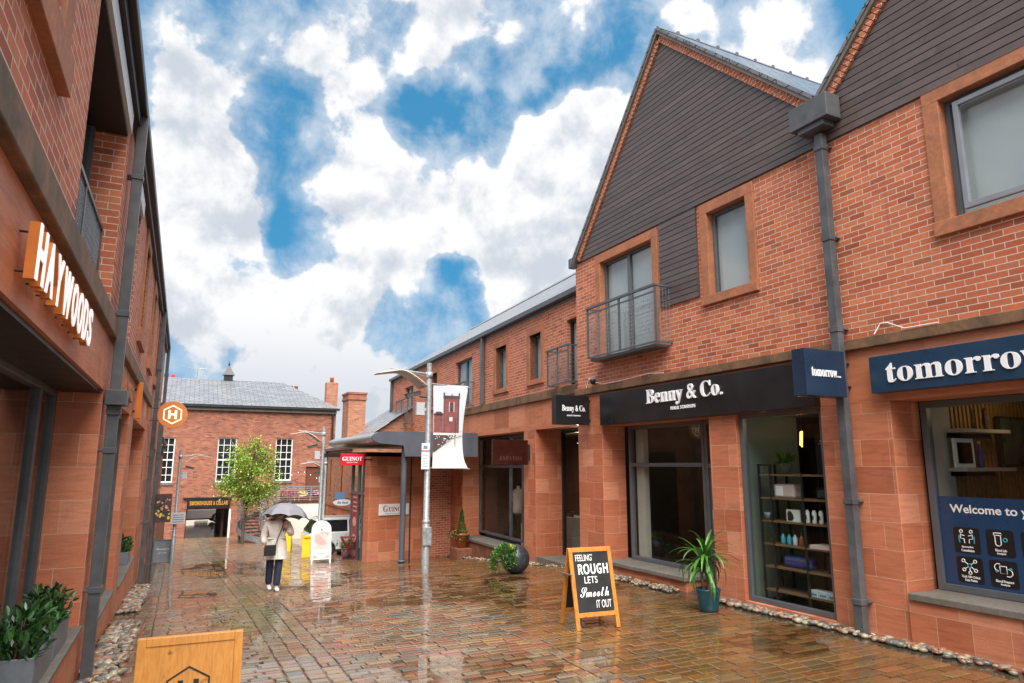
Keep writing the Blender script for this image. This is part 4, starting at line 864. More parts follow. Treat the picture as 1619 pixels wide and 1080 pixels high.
t = thing('projecting_sign', 'bright red projecting sign with white lettering under the canopy edge', 'projecting sign', (4.72, 21.15, 2.16)); MB().box(-.35, .36, -.04, .04, -.17, .17).build('sign_box', 'sign_red', t, bevel=.006); MB().tube([(.36, 0, .0), (.66, .2, .0)], .02).build('bracket', 'black_metal', t)
m = MB(); text(m, SERIF('GUINOT'), .125, 'C', (0, -.0405, .02), .6, .008); text(m, 'INSTITUT PARIS', .028, 'C', (.0, -.0405, -.09), .32, .005); m.build('lettering', 'white_letter', t)
cn = thing('canopy', 'dark grey flat canopy with a rounded metal nose on round posts', 'canopy', (4.92, 19.6, 0))
def nose(n=10): return [(.42-.36*math.sin(math.pi*k/n)*1.15, 2.62+.20*(1+math.cos(math.pi*k/n))*.9-.02) for k in range(n+1)]
prof = [(3.3, 2.96), (.40, 2.96)]+nose()+[(.95, 2.56), (1.0, 2.24), (3.3, 2.24)]
MB().prism(prof, 'y', 0, .06).build('fascia', 'canopy_grey', cn)
MB().prism([(3.3, 2.95), (.42, 2.95)]+[(a+.01, b) for a, b in nose()]+[(.95, 2.60), (3.3, 2.60)], 'y', .061, 6.5).build('roof', 'canopy_grey', cn)
nz = MB(); pr = nose(12)
for i in range(len(pr)-1): nz.face([(pr[i][0]-.006, .062, pr[i][1]), (pr[i+1][0]-.006, .062, pr[i+1][1]), (pr[i+1][0]-.006, 6.5, pr[i+1][1]), (pr[i][0]-.006, 6.5, pr[i][1])], None, None, True)
nz.build('metal_nose', 'zinc', cn)
for (x, y) in ((1.04, .22),): MB().tube([(x, y, -1.2), (x, y, 2.6)], .085, 18).lathe([(.13, -.74), (.13, -.71), (.09, -.69)], 18, (x, y, 0)).build('post', 'canopy_grey', cn)
an = thing('brick_annexe', 'low pink brick annexe with slit windows, slate roof and a square chimney', 'building', (6.2, 27.75, 0))
MB().wall(.0, 5.2, .33, 2.72, 0, .25, [(1.6, 1.9, .79, 2.23), (4.0, 4.3, .79, 2.23)]).build('brick_wall', 'chimney_brick', an)
MB().wall(.0, 5.2, -2.6, .328, 0, .25, [(.6, 3.4, -1.7, -.1)]).build('stone_wall', 'sandstone_smooth', an)
MB().box(-.05, .0, .0, 5.2, .23, .38).build('string_course', 'trim_stone', an)
MB().box(.26, 3, 4.95, 5.2, -2.6, 2.72).box(.26, 5, .0, .25, -2.6, 2.72).build('side_wall', 'chimney_brick', an)
for u in (1.6, 4.0):
    w = MB().box(.08, .12, u, u+.3, .79, 2.23).build('window', 'sill_stone', an); MB().box(-.03, .07, u-.1, u, .69, 2.33).box(-.03, .07, u+.3, u+.4, .69, 2.33).box(-.03, .07, u+.001, u+.299, 2.231, 2.33).box(-.03, .07, u+.001, u+.299, .69, .789).build('window_surround', 'trim_stone', w)
w = MB().box(.5, .56, .62, 3.38, -1.7, -.12).build('shop_window', 'cream_wall', an); m = MB()
for u in (.62, 1.2, 1.9, 3.28): m.box(.44, .5, u, u+.08, -1.7, -.12)
m.build('frame', 'frame_grey', w)
rf = MB(); rf.face([(-.1, -.2, 2.74), (-.1, 5.3, 2.74), (3.6, 5.3, 5.15), (3.6, -.2, 5.15)], [(0, 0), (5.5, 0), (5.5, 4.4), (0, 4.4)]); rf.face([(3.6, -.2, 5.15), (3.6, 5.3, 5.15), (7.0, 5.3, 2.8), (7.0, -.2, 2.8)]); MB().prism([(.0, 2.721), (3.6, 5.08), (6.9, 2.74)], 'y', .0, .25).build('gable_wall', 'chimney_brick', an)
rf.build('roof', 'slate_pale', an)
ch = MB().box(.4, 1.17, 2.95, 4.2, 2.7, 4.88).build('chimney', 'chimney_brick', an); MB().box(.35, 1.22, 2.9, 4.25, 4.881, 4.97).box(.38, 1.19, 2.93, 4.22, 4.971, 5.14).box(.34, 1.23, 2.89, 4.26, 5.141, 5.22).build('chimney_cap', 'old_brick', ch)
MB().box(-.13, -.02, -.1, 5.3, 2.62, 2.72).build('gutter', 'pipe_grey', an); MB().tube([(-.06, 5.1, -1.8), (-.06, 5.1, 2.65)], .055, 10).build('downpipe', 'pipe_grey', an)
t = thing('projecting_sign', 'small white oval sign with dark lettering under a blue panel on the annexe', 'projecting sign', (5.8, 27.4, .62)); MB().prism([(.30*math.cos(a*.26)*1.15, .12*math.sin(a*.26)-.06) for a in range(24)], 'y', -.02, .02).build('board', 'white_paint', t); MB().box(-.3, .1, -.018, .018, .075, .32).build('blue_panel', 'blue_sign', t); m = MB(); text(m, SANS('Air Rest'), .09, 'C', (.02, -.0205, -.06), .42, .004); m.build('lettering', 'sign_navy', t); MB().tube([(.1, 0, .1), (.34, 0, .1)], .015).build('bracket', 'black_metal', t)

def shop_light(label, fr, d, u, z, w, col=(1, .78, .5)):
    t = mount('ceiling_light', label, 'lamp', fr, d, u, z); MB().lathe([(.07, 0), (.07, .05), (.02, .06), (.02, .2)], 16).build('fitting', 'black_metal', t); MB().lathe([(.055, -.012), (.055, -.001)], 16).build('lens', 'lit_cream', t)
    l = bpy.data.lights.new('lamp_light', 'POINT'); l.energy = w; l.color = col; l.shadow_soft_size = .06; o = bpy.data.objects.new('lamp_light', l); COL.objects.link(o); o.parent = t; o.location = (0, 0, -.08)
shop_light('small warm ceiling light added to brighten the shelving unit in the black sign shop', FG, 1.0, 7.0, 2.75, 3.0)  # added lamp, brightens the shelves behind the flush window
shop_light('small warm ceiling light added to brighten the room behind the recessed window of the black sign shop', FG, 3.2, 10.6, 2.75, 8)  # added lamp, lifts the dark room behind the recessed window
shop_light('small warm ceiling light washing the slatted wall of the navy sign shop', FG, 1.7, 4.9, 2.82, 1.6, (1, .70, .36))
shop_light('small warm ceiling light inside the shop behind the stone pier', FT, 1.9, 16.6, 2.6, 20)

# ================================================================ LEFT BUILDING
lb = thing('shop_building', 'red brick building with recessed balconies over smooth sandstone shopfronts on the left', 'building', FL.O, FL.rot)
lh = [(2.2, 4.15, 4.30, 5.75), (5.38, 8.0, 3.56, 5.74), (9.45, 10.75, 3.56, 5.70), (12.35, 13.25, 4.15, 5.62), (15.8, 16.7, 4.15, 5.62), (19.0, 19.9, 4.15, 5.62), (22.2, 23.1, 4.15, 5.62)]
MB().wall(-2, 26, 3.545, 5.98, 0, -.36, lh).build('brick_wall', 'red_brick', lb)
MB().box(-7, -.37, -2, -1.7, -.6, 5.98).box(-7, -.37, 25.7, 26, -2, 5.98).box(-7.2, -7, -2, 26, -2, 5.98).build('side_wall', 'red_brick', lb)
for u0, u1, z0, z1 in lh:
    if u1-u0 > 1.2 and z0 < 4: continue
    s_ = .22; m = MB()
    for a, b in ((u0-s_, u0), (u1, u1+s_)): m.box(.03, -.2, a, b, z0, z1)
    m.box(.03, -.2, u0-s_, u1+s_, z1, z1+s_); m.box(.06, -.2, u0-s_-.002, u1+s_+.002, z0-s_, z0); m.build('window_surround', 'trim_stone', lb, bevel=.006)
    m = MB(); X0, X1 = -.22, -.16
    m.box(X0, X1, u0, u0+.06, z0, z1).box(X0, X1, u1-.06, u1, z0, z1).box(X0, X1, u0+.06, u1-.06, z1-.06, z1).box(X0, X1, u0+.06, u1-.06, z0, z0+.06)
    w = m.build('window', 'frame_grey', lb); MB().box(-.20, -.19, u0+.06, u1-.06, z0+.06, z1-.06).build('glass_pane', 'window_glass', w); MB().box(-.35, -.33, u0, u1, z0, z1).build('pale_sky_sheet', 'pale_sky_sheet', w)  # pale sheet behind the glass stands in for reflected sky
for (u0, u1, zt) in ((5.38, 8.0, 5.74), (9.45, 10.75, 5.70)):
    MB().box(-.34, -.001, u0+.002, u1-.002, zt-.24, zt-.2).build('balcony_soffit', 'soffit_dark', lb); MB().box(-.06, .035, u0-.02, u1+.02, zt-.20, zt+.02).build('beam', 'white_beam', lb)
    m = MB().box(-.358, -.33, u0, u1, 3.56, zt-.24); w = m.build('balcony_door', 'car_glass', lb); m = MB()
    for i in range(4): uu = u0+.06+(u1-u0-.18)*i/3; m.box(-.33, -.29, uu, uu+.06, 3.56, zt-.245)
    m.build('frame', 'frame_grey', w)
    m = MB(); x = -.15; z1 = 4.42
    m.box(x-.02, x+.02, u0+.01, u1-.01, z1-.02, z1+.02).box(x-.015, x+.015, u0+.01, u1-.01, 3.58, 3.61)
    for i in range(3): uu = u0+.03+(u1-u0-.06)*i/2; m.box(x-.018, x+.018, uu-.018, uu+.018, 3.56, z1)
    b = m.build('balcony_railing', 'grey_metal', lb); m = MB()
    for i in range(int((u1-u0)/.06)): uu = u0+.03+i*.06; m.tube([(x, uu, 3.6), (x, uu, z1)], .004, 4, False)
    for i in range(11): z = 3.65+i*.07; m.tube([(x, u0, z), (x, u1, z)], .004, 4, False)
    m.build('mesh_infill', 'steel', b)
MB().box(.065, -.3, -2, 18.3, 3.335, 3.543).build('string_course', 'mossy_stone', lb, bevel=.012)
MB().wall(-2, 18.3, 2.775, 3.333, 0, -.5).build('stone_band', 'sandstone_smooth', lb)
MB().wall(18.3, 26, -2, 3.543, 0, -.4, [(20.6, 22.6, -.6, 2.5), (23.6, 25.2, -.9, 2.5)]).build('stone_wall', 'sandstone', lb)
for a, b in ((8.30, 10.12), (12.25, 13.25), (17.3, 18.3)): MB().box(0, -.62, a, b, -1.6, 2.773).build('pier', 'sandstone', lb, bevel=.008)
MB().box(-.001, -.62, -2, 8.298, -.9, .39).box(-.001, -.3, 10.122, 12.248, -.9, .13).box(-.001, -.62, 13.252, 17.298, -1.5, .02).build('plinth', 'sandstone_smooth', lb, bevel=.008)
MB().box(.035, -.64, -2, 8.298, .392, .435).box(.03, -.3, 10.122, 12.248, .132, .17).box(.035, -.64, 13.252, 17.298, .022, .065).build('window_sill', 'sill_stone', lb, bevel=.008)
def lfront(u0, u1, z0, z1, x, mull, f=.09):
    m = MB(); a, b = x-.09, x
    m.box(a, b, u0, u0+f, z0, z1).box(a, b, u1-f, u1, z0, z1).box(a, b, u0+f, u1-f, z1-f, z1).box(a, b, u0+f, u1-f, z0, z0+f)
    for u in mull: m.box(a-.003, b-.003, u-.06, u+.06, z0+f, z1-f)
    w = m.build('shop_window', 'pipe_grey', lb, bevel=.006); MB().box(x-.05, x-.042, u0+f, u1-f, z0+f, z1-f).build('glass_pane', 'shop_glass', w)
lfront(-1.9, 8.29, .437, 2.772, -.40, (7.45, 5.2, 2.6)); lfront(10.13, 12.24, .172, 2.772, -.09, (11.6,)); lfront(13.26, 17.29, .067, 2.772, -.45, (15.3,)); lfront(20.6, 22.6, -.6, 2.5, -.12, ()); lfront(23.6, 25.2, -.9, 2.5, -.12, ())
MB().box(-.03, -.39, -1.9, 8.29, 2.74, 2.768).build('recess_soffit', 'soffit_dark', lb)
room_ = MB()
for a, b in ((-1.9, 8.2), (10.1, 18), (18.5, 25.6)): room_.box(-4, -3.95, a, b, -1, 3).box(-3.94, -.66, a, a+.05, -1, 3).box(-3.94, -.66, b-.05, b, -1, 3).box(-3.94, -.66, a+.051, b-.051, 2.95, 3).box(-3.94, -.66, a+.051, b-.051, -.05, 0)
room_.build('shop_interior', 'dark_interior', lb)
MB().box(-2.5, -2.2, -1, 7.9, .1, 1.5).box(-3.4, -3.1, 10.5, 17, .1, 2.0).build('display_counter', 'shelf_wood', lb)
MB().box(.145, -.0, -2, 26.2, 5.93, 6.04).build('gutter', 'black_metal', lb, bevel=.012); MB().box(.075, .0, -2, 26.2, 5.80, 5.928).build('fascia_board', 'soffit_dark', lb)
rf = MB(); rf.face([(.10, -2, 6.045), (.10, 26.2, 6.045), (-3.6, 26.2, 7.7), (-3.6, -2, 7.7)], [(0, 0), (28.2, 0), (28.2, 4.1), (0, 4.1)]); rf.face([(-3.6, -2, 7.7), (-3.6, 26.2, 7.7), (-7.3, 26.2, 6.0), (-7.3, -2, 6.0)])
rf.face([(.0, -2, 5.985), (-3.6, -2, 7.65), (-7.2, -2, 5.985)]); rf.face([(.0, 26, 5.985), (-3.6, 26, 7.65), (-7.2, 26, 5.985)]); rf.build('roof', 'slate', lb)
def lpipe(u, z0, z1, brackets=(), hop=None, w=.10):
    p = MB().box(.045, .15, u, u+w, z0, z1).build('downpipe', 'pipe_grey', lb, bevel=.006); c = MB()
    for z in brackets: MB().box(.035, .16, u-.012, u+w+.012, z-.03, z+.03).box(0, .04, u-.03, u+w+.03, z-.012, z+.012).build('pipe_collar', 'pipe_grey', p, bevel=.004)
    if hop: MB().box(.02, .22, u-.10, u+w+.06, hop, hop+.16).box(.035, .17, u-.02, u+w+.02, hop-.1, hop-.001).build('hopper', 'pipe_grey', p, bevel=.006)
lpipe(8.36, -.10, 5.95, (.75, 2.15, 3.62, 5.2), 2.62); lpipe(19.45, -.85, 5.95, (.6, 2.2, 4.4)); lpipe(24.6, -1.05, 3.4, (.8, 2.4)); lpipe(25.8, -1.1, 5.95)
# left signs
t = mount('letter_sign', 'row of lit white box letters with orange sides on the left sandstone band', 'letter sign', FL, .0, 3.85, 3.022)
WORD = 'HAYWOODS'; u = 0.
for i, chx in enumerate(WORD):
    wd = .31 if chx == 'W' else .215; m = MB(); text(m, SANS(chx), .285, 'L', (.045, u, 0), wd, .045, align='L'); lt = m.build('letter', 'orange_metal', t)
    m = MB(); text(m, chx, .281, 'L', (.0905, u+.006, 0), wd-.012, .006, align='L', offset=.022); m.build('letter_face', 'lit_letter', lt)
    [MB().tube([(.0, u+.05, z_), (.045, u+.05, z_)], .006, 6).build('fixing', 'black_metal', lt) for z_ in (-.1, .1)]; u += wd+.055
t = mount('letter_sign', 'small dull sandstone coloured raised letters beyond the second downpipe hopper', 'letter sign', FL, .0, 10.2, 3.04); m = MB(); text(m, SANS(WORD), .22, 'L', (.001, .0, 0), 1.75, .05, align='L'); m.build('letters', 'trim_stone', t)
t = mount('blade_sign', 'narrow orange vertical blade sign projecting from the left sandstone band', 'blade sign', FL, .0, 12.9, 3.05); MB().box(.03, .12, -.04, .04, -.30, .30).build('panel', 'orange_metal', t, bevel=.006); MB().box(.001, .029, -.03, .03, -.2, -.16).box(.001, .029, -.03, .03, .16, .2).build('bracket', 'black_metal', t)
t = mount('round_sign', 'round orange sign with pale hexagon and letter H on two black arms', 'round sign', FL, .50, 18.9, 3.22)
MB().prism([(.335*math.cos(R(a*9)), .335*math.sin(R(a*9))) for a in range(40)], 'y', -.04, .04).build('disc', 'orange_disc', t, bevel=.004)
m = MB(); hx = [(.235*math.sin(R(60*k)), .235*math.cos(R(60*k))) for k in range(6)]; hi = [(.208*math.sin(R(60*k)), .208*math.cos(R(60*k))) for k in range(6)]
for k in range(6):
    a, b, c, d = hx[k], hx[(k+1) % 6], hi[(k+1) % 6], hi[k]; m.prism([a, b, c, d], 'y', -.046, -.0405)
text(m, SANS('H'), .215, 'C', (0, -.0405, 0), .19, .006); m.build('emblem', 'lit_cream', t)
for z in (-.15, .15): MB().tube([(-.5, 0, z), (-.29, 0, z)], .012, 8).build('arm', 'black_metal', t)

# ---- planters with clipped shrubs
def leafy(n, fn, mat, size, seed, name='foliage', parent=None, aspect=.42, up=.35):
    rr = random.Random(seed); m = MB()
    for _ in range(n):
        p, out_ = fn(rr); d = (Vector(out_).normalized()*.8+Vector((rr.gauss(0, .6), rr.gauss(0, .6), rr.gauss(up, .5)))).normalized(); s = d.cross(Vector((rr.gauss(0, .3), rr.gauss(0, .3), 1))).normalized(); nn = s.cross(d); l = size*rr.uniform(.6, 1.15); w = l*aspect; c = rr.random()**1.4
        b = Vector(p); q = [b, b+d*l*.35+s*w*.5+nn*l*.06, b+d*l*.72+s*w*.42+nn*l*.05, b+d*l, b+d*l*.72-s*w*.42+nn*l*.05, b+d*l*.35-s*w*.5+nn*l*.06]; mid = [b+d*l*.35, b+d*l*.72]
        m.face([q[0], q[1], q[2], q[3], mid[1], mid[0]], None, c); m.face([q[0], mid[0], mid[1], q[3], q[4], q[5]], None, c*.9)
    return m.build(name, mat, parent)
def trough(label, d, u, z, L_=.78, group='shrub planters on the left sills', n=460, h=.34):
    t = mount('planter', label, 'planter', FL, d, u, z, group)
    MB().box(-.135, .135, -L_/2, -L_/2+.02, 0, .235).box(-.135, .135, L_/2-.02, L_/2, 0, .235).box(-.135, -.115, -L_/2+.021, L_/2-.021, 0, .235).box(.115, .135, -L_/2+.021, L_/2-.021, 0, .235).box(-.114, .114, -L_/2+.021, L_/2-.021, 0, .03).build('trough', 'planter_grey', t, bevel=.005)
    MB().box(-.113, .113, -L_/2+.022, L_/2-.022, .031, .20).build('soil', 'soil', t)
    def fn(rr):
        a = rr.uniform(0, 6.28); r = rr.random()**.5; x, y = math.cos(a)*r*.16, rr.uniform(-L_/2-.02, L_/2+.02); zz = .2+rr.uniform(.02, h)*(1-.35*abs(y)/(L_/2))*(1.-.3*r*r)
        return (x, y, zz), (x*4, (rr.random()-.5)*.8, .5)
    leafy(n, fn, 'leaf_laurel', .088, hash(label) % 999 if False else len(label), parent=t)
    m = MB()
    for k in range(7): y = -L_/2+.1+k*(L_-.2)/6; m.tube([(0, y, .2), (.02, y+.02, .2+h*.8)], [.008, .004], 6)
    m.build('stem', 'trunk', t)
    return t
trough('grey trough of dark glossy shrubs on the left sill, the one nearest the downpipe', -.16, 7.31, .437)
trough('grey trough of dark glossy shrubs on the left sill, the nearest to the corner', -.16, 6.42, .437)
trough('grey trough of dark shrubs in the far recess before the round sign', -.16, 16.3, .067)

# ================================================================ BACK HALL
hb = thing('brick_hall', 'old red brick hall with grey slate hipped roof and tall white sash windows', 'building', (0, 42, 0))
SW = [(-1.32, -.32, 1.05, 3.48), (1.83, 2.83, 1.05, 3.50), (4.92, 5.88, 1.10, 3.52)]
MB().wall(-8, 8.3, -2.6, 5.22, 0, .45, SW+[(.53, 2.75, -2.6, -.40), (6.70, 7.85, .0, 1.89), (-.95, -.5, -2.6, -.4)], 'y').build('brick_wall', 'old_brick', hb)
MB().box(-8, -7.6, .46, 9.6, -2.6, 5.22).box(7.9, 8.3, .46, 9.6, -2.6, 5.22).wall(-7.59, 7.89, -2.6, 5.22, 9.2, 9.6, [(.53, 2.75, -2.6, -.40)], 'y').build('side_wall', 'old_brick', hb)
rf = MB(); e, rz = 5.34, 7.32; A = [(-8.3, -.25, e), (8.5, -.25, e), (8.5, 9.9, e), (-8.3, 9.9, e)]; r0, r1 = (-8.3, 4.85, rz), (5.7, 4.85, rz); sl = math.hypot(5.1, 2)
rf.face([A[0], A[1], r1, r0], [(0, 0), (16.8, 0), (14, sl), (0, sl)]); rf.face([A[2], A[3], r0, r1], [(0, 0), (16.8, 0), (16.8, sl), (2.8, sl)]); rf.face([A[1], A[2], r1], [(0, 0), (10, 0), (5, 3.4)]); rf.face([(-8.3, -.25, e-.02), (-8.3, 9.9, e-.02), (-8.3, 4.85, rz-.02)])
r_ = rf.build('roof', 'slate_pale', hb)
MB().box(-8.2, 8.45, -.33, -.2, 5.20, 5.32).build('gutter', 'black_metal', hb); MB().box(-8, 8.3, -.18, -.002, 5.02, 5.19).build('cornice', 'sill_stone', hb)
MB().tube([(8.1, -.1, 5.2), (8.1, -.1, 1.2), (8.1, -.1, -2)], .06, 10).build('downpipe', 'black_metal', hb); MB().tube([(3.35, -.07, -2.3), (3.35, -.07, 1.1)], .05, 8).build('downpipe', 'pipe_grey', hb)
for x0, x1, z0, z1 in SW:
    m = MB(); m.box(x0, x0+.06, .08, .16, z0, z1).box(x1-.06, x1, .08, .16, z0, z1).box(x0+.06, x1-.06, .08, .16, z1-.06, z1).box(x0+.06, x1-.06, .08, .16, z0, z0+.07); zm = (z0+z1)/2; m.box(x0+.06, x1-.06, .075, .155, zm-.035, zm+.035)
    for k in (1, 2): xx = x0+(x1-x0)*k/3; m.box(xx-.016, xx+.016, .085, .14, z0+.07, z1-.06)
    for k in (1, 2, 4, 5): zz = z0+(z1-z0)*k/6; m.box(x0+.06, x1-.06, .088, .138, zz-.016, zz+.016)
    w = m.build('sash_window', 'white_paint', hb); MB().box(x0+.06, x1-.06, .12, .13, z0+.07, z1-.06).build('glass_pane', 'car_glass', w); MB().box(x0-.08, x1+.08, -.06, .16, z0-.14, z0-.002).build('sill', 'sill_stone', w)
MB().box(6.72, 7.83, .1, .16, .0, 1.88).build('panel_door', 'brown_door', hb)
MB().box(-.95, -.5, .12, .18, -2.4, -.41).build('side_door', 'dark_wood', hb)
cu = MB().box(2.1, 2.62, 4.6, 5.1, 7.0, 7.62).build('roof_vent', 'black_metal', r_); 
MB().mesh([(2.0, 4.5, 7.621), (2.72, 4.5, 7.621), (2.72, 5.2, 7.621), (2.0, 5.2, 7.621), (2.36, 4.85, 8.3)], [(0, 1, 4), (1, 2, 4), (2, 3, 4), (3, 0, 4), (3, 2, 1, 0)]).lathe([(.05, 8.1), (.05, 8.35), (.01, 8.55)], 8, (2.36, 4.85, 0)).build('vent_cap', 'black_metal', r_)
MB().box(7.85, 8.55, 1.0, 1.6, 5.3, 7.05).build('chimney', 'chimney_brick', r_); MB().lathe([(.13, 7.05), (.11, 7.3), (.14, 7.33), (.1, 7.42)], 12, (8.2, 1.3, 0)).build('chimney_pot', 'terracotta', r_)
for x, c, h in ((-1.25, 'black_metal', .36), (-.85, 'flower_red', .32)): MB().box(x-.13, x+.13, 8, 8.26, 6.2, 7.55+h).build('chimney_pot', c, r_)
m = MB().box(6.3, 7.5, 9.5, 10.2, 5.3, 7.2); m.build('chimney', 'old_brick', r_)
for x, c in ((6.5, 'black_metal'), (6.9, 'flower_red'), (7.25, 'chimney_brick')): MB().lathe([(.15, 7.2), (.12, 7.65), (.15, 7.68)], 10, (x, 9.8, 0)).build('chimney_pot', c, r_)
m = MB().tube([(.55, 4.8, 7.3), (.55, 4.8, 8.0)], .02, 6).tube([(.0, 4.8, 7.95), (1.1, 4.8, 7.95)], .015, 6)
for k in range(6): m.tube([(.1+k*.17, 4.6, 7.95), (.1+k*.17, 5.0, 7.95)], .01, 4)
m.build('aerial', 'steel', r_)
m = MB(); m.box(.5, .53, .0, .45, -2.4, -.4).box(2.75, 2.78, .46, 9, -2.4, -.4).box(.50, .53, .46, 9, -2.4, -.4); m.build('passage_wall', 'wet_stone', hb); MB().box(.53, 2.75, .46, 9.2, -.40, -.3).build('passage_ceiling', 'soffit_dark', hb); MB().box(2.66, 2.76, -.02, .3, -2.3, -.41).build('door_post', 'white_paint', hb)
for k in range(5): MB().box(2.35, 2.47, 1.2+k*1.6, 1.32+k*1.6, -2.4, -.41).build('passage_post', 'dark_wood', hb)
t = thing('fascia_sign', 'long black board sign with gold capital lettering over the hall passage', 'sign', (1.6, 41.9, -.06)); MB().box(-1.09, 1.07, -.04, .08, -.26, .25).build('sign_board', 'sign_black', t); MB().box(-1.3, 1.15, -.06, .08, .251, .30).build('top_rail', 'black_metal', t)
m = MB(); text(m, SANS('SMOKEHOUSE & CELLAR'), .22, 'C', (0, -.0405, 0), 1.92, .01); m.build('lettering', 'gold_letter', t)
bw = thing('pale_building', 'pale rendered building glimpsed beyond the hall passage', 'building', (0, 62, 0)); MB().wall(-8, 12, -2.4, 5, 0, .3, [(-1, .6, -1.8, -.2), (1.4, 2.4, -1.8, -.2)], 'y').build('wall', 'cream_render', bw); MB().box(-1, .6, .1, .15, -1.8, -.2).build('window', 'car_glass', bw); MB().box(1.4, 2.4, .1, .15, -1.8, -.2).build('window', 'car_glass', bw)
# low outbuilding past the left shops
ob_ = thing('brick_outbuilding', 'low brick outbuilding with a stone capped end wall past the left shops', 'building', (-.85, 27.2, 0)); MB().box(-4, 0, 0, 6.5, -2.4, 2.6).box(-.001, .22, 3.2, 3.6, -2.4, 2.5).build('brick_wall', 'old_brick', ob_); MB().box(-.1, .28, 3.1, 3.7, 2.501, 2.62).build('coping', 'sill_stone', ob_); rf = MB(); rf.face([(.25, -.3, 2.95), (.25, 6.6, 2.95), (-2, 6.6, 4.4), (-2, -.3, 4.4)]); rf.face([(-2, -.3, 4.4), (-2, 6.6, 4.4), (-4.2, 6.6, 2.9), (-4.2, -.3, 2.9)]); rf.face([(.2, -.3, 2.93), (-2, -.3, 4.38), (-4.2, -.3, 2.88)]); rf.face([(.2, 6.6, 2.93), (-2, 6.6, 4.38), (-4.2, 6.6, 2.88)]); rf.build('roof', 'slate', ob_); MB().box(.15, .27, -.2, 6.5, 2.80, 2.93).box(-4, 0, 0, 6.5, 2.601, 2.93).build('eaves_board', 'black_metal', ob_); MB().tube([(.06, 2.2, 1.6), (.06, 2.2, -1.7)], .05, 8).build('downpipe', 'white_paint', ob_)

# ================================================================ RAISED TERRACE, STAIR, TREE
tw = thing('retaining_wall', 'pale cream rendered retaining wall under the raised terrace', 'wall', (0, 39.3, 0)); MB().box(5.0, 8.6, 0, .25, -2.6, -.04).build('wall', 'cream_render', tw); MB().box(4.95, 8.6, -.05, .3, -.038, .06).build('coping', 'dark_wood', tw); MB().box(5.0, 8.6, .31, 2.68, -.5, -.02).build('terrace_floor', 'sill_stone', tw)
t = thing('railing', 'pale metal railing along the raised terrace edge', 'railing', (0, 39.3, .06)); m = MB(); m.box(4.7, 8.6, .04, .09, .76, .80)
for k in range(7): x = 4.75+k*.62; m.box(x-.02, x+.02, .045, .085, 0, .76)
m.build('rail', 'light_frame', t); m = MB()
for k in range(6): m.tube([(4.7, .065, .08+k*.12), (8.6, .065, .08+k*.12)], .008, 5)
m.build('bars', 'steel', t)
FLO = ('mostly red', 'mostly green', 'red and pink', 'green with yellow'); 
for i, x in enumerate((5.4, 6.2, 7.0, 7.7)):
    t = thing('flower_box', f'dark flower box with {FLO[i]} blooms behind the terrace railing', 'flower box', (x, 39.62, .0), 0, 'flower boxes on the raised terrace'); MB().box(-.36, .36, -.11, .11, 0, .26).build('trough', 'brown_door', t)
    fn = lambda rr: ((rr.uniform(-.38, .38), rr.uniform(-.13, .13), .26+rr.random()*.3), (rr.random()-.5, rr.random()-.5, .6)); leafy(260, fn, 'leaf_green', .10, i, parent=t)
    m = MB(); 
    for _ in range((22, 5, 20, 8)[i]): m.mesh([p*.045+Vector((rnd.uniform(-.36, .36), rnd.uniform(-.16, .1), .34+rnd.random()*.26)) for p in ICO[0][:12]], [(0, 11, 5), (0, 5, 1), (0, 1, 7), (0, 7, 10), (0, 10, 11), (1, 5, 9), (5, 11, 4), (11, 10, 2), (10, 7, 6), (7, 1, 8), (3, 9, 4), (3, 4, 2), (3, 2, 6), (3, 6, 8), (3, 8, 9), (4, 9, 5), (2, 4, 11), (6, 2, 10), (8, 6, 7), (9, 8, 1)])
    m.build('blooms', ('flower_red', 'flower_yellow', 'flower_pink', 'flower_yellow')[i], t)
t = thing('string_lights', 'string of small warm bulbs strung over the raised terrace', 'string lights', (0, 39.2, 1.2)); pts = [(4.2+k*.33, 0, .35*math.cos((k % 6-2.5)*.6)**2*-1+.4) for k in range(13)]; MB().tube([(x, y, z+.03) for x, y, z in pts], .006, 5).build('cable', 'black_metal', t); m = MB()
for p in pts: m.lathe([(.012, -.03), (.022, -.01), (.012, .025)], 8, p)
m.build('bulbs', 'lit_cream', t)
st = thing('curved_stair', 'curved metal stair with barred balustrade dropping from the terrace', 'stair', (4.35, 38.0, 0))
def hel(k, r, dz=0.): a = R(40+(285-40)*k); return Vector((r*math.cos(a), r*math.sin(a), -.02-1.82*k+dz))
m = MB(); n = 13
for i in range(n):
    a, b = i/n, (i+1)/n; z = hel(a, 1).z
    P = [hel(a, .5), hel(a, 1.5), hel(b, 1.5), hel(b, .5)]; m.mesh([(p.x, p.y, z-.05) for p in P]+[(p.x, p.y, z) for p in P], [(3, 2, 1, 0), (4, 5, 6, 7)]+[(q, (q+1) % 4, (q+1) % 4+4, q+4) for q in range(4)])
m.build('treads', 'dark_wood', st)
for r, nm in ((1.53, 'outer'), (.47, 'inner')):
    K = [i/36 for i in range(37)]; m = MB()
    for i in range(36):
        P = [hel(K[i], r, -.22), hel(K[i+1], r, -.22), hel(K[i+1], r, .08), hel(K[i], r, .08)]; Q = [hel(K[i], r+.03, -.22), hel(K[i+1], r+.03, -.22), hel(K[i+1], r+.03, .08), hel(K[i], r+.03, .08)]; m.mesh(P+Q, [(0, 1, 2, 3), (7, 6, 5, 4), (0, 4, 5, 1), (3, 2, 6, 7)])
    m.build('stringer', 'galvanised', st); m = MB()
    for j in range(8): m.tube([hel(k, r, .16+j*.105) for k in K], .008 if j < 7 else .025, 6)
    for i in range(0, 37, 4): m.tube([hel(K[i], r, .0), hel(K[i], r, .9)], .016, 6)
    m.build('balustrade', 'steel', st)
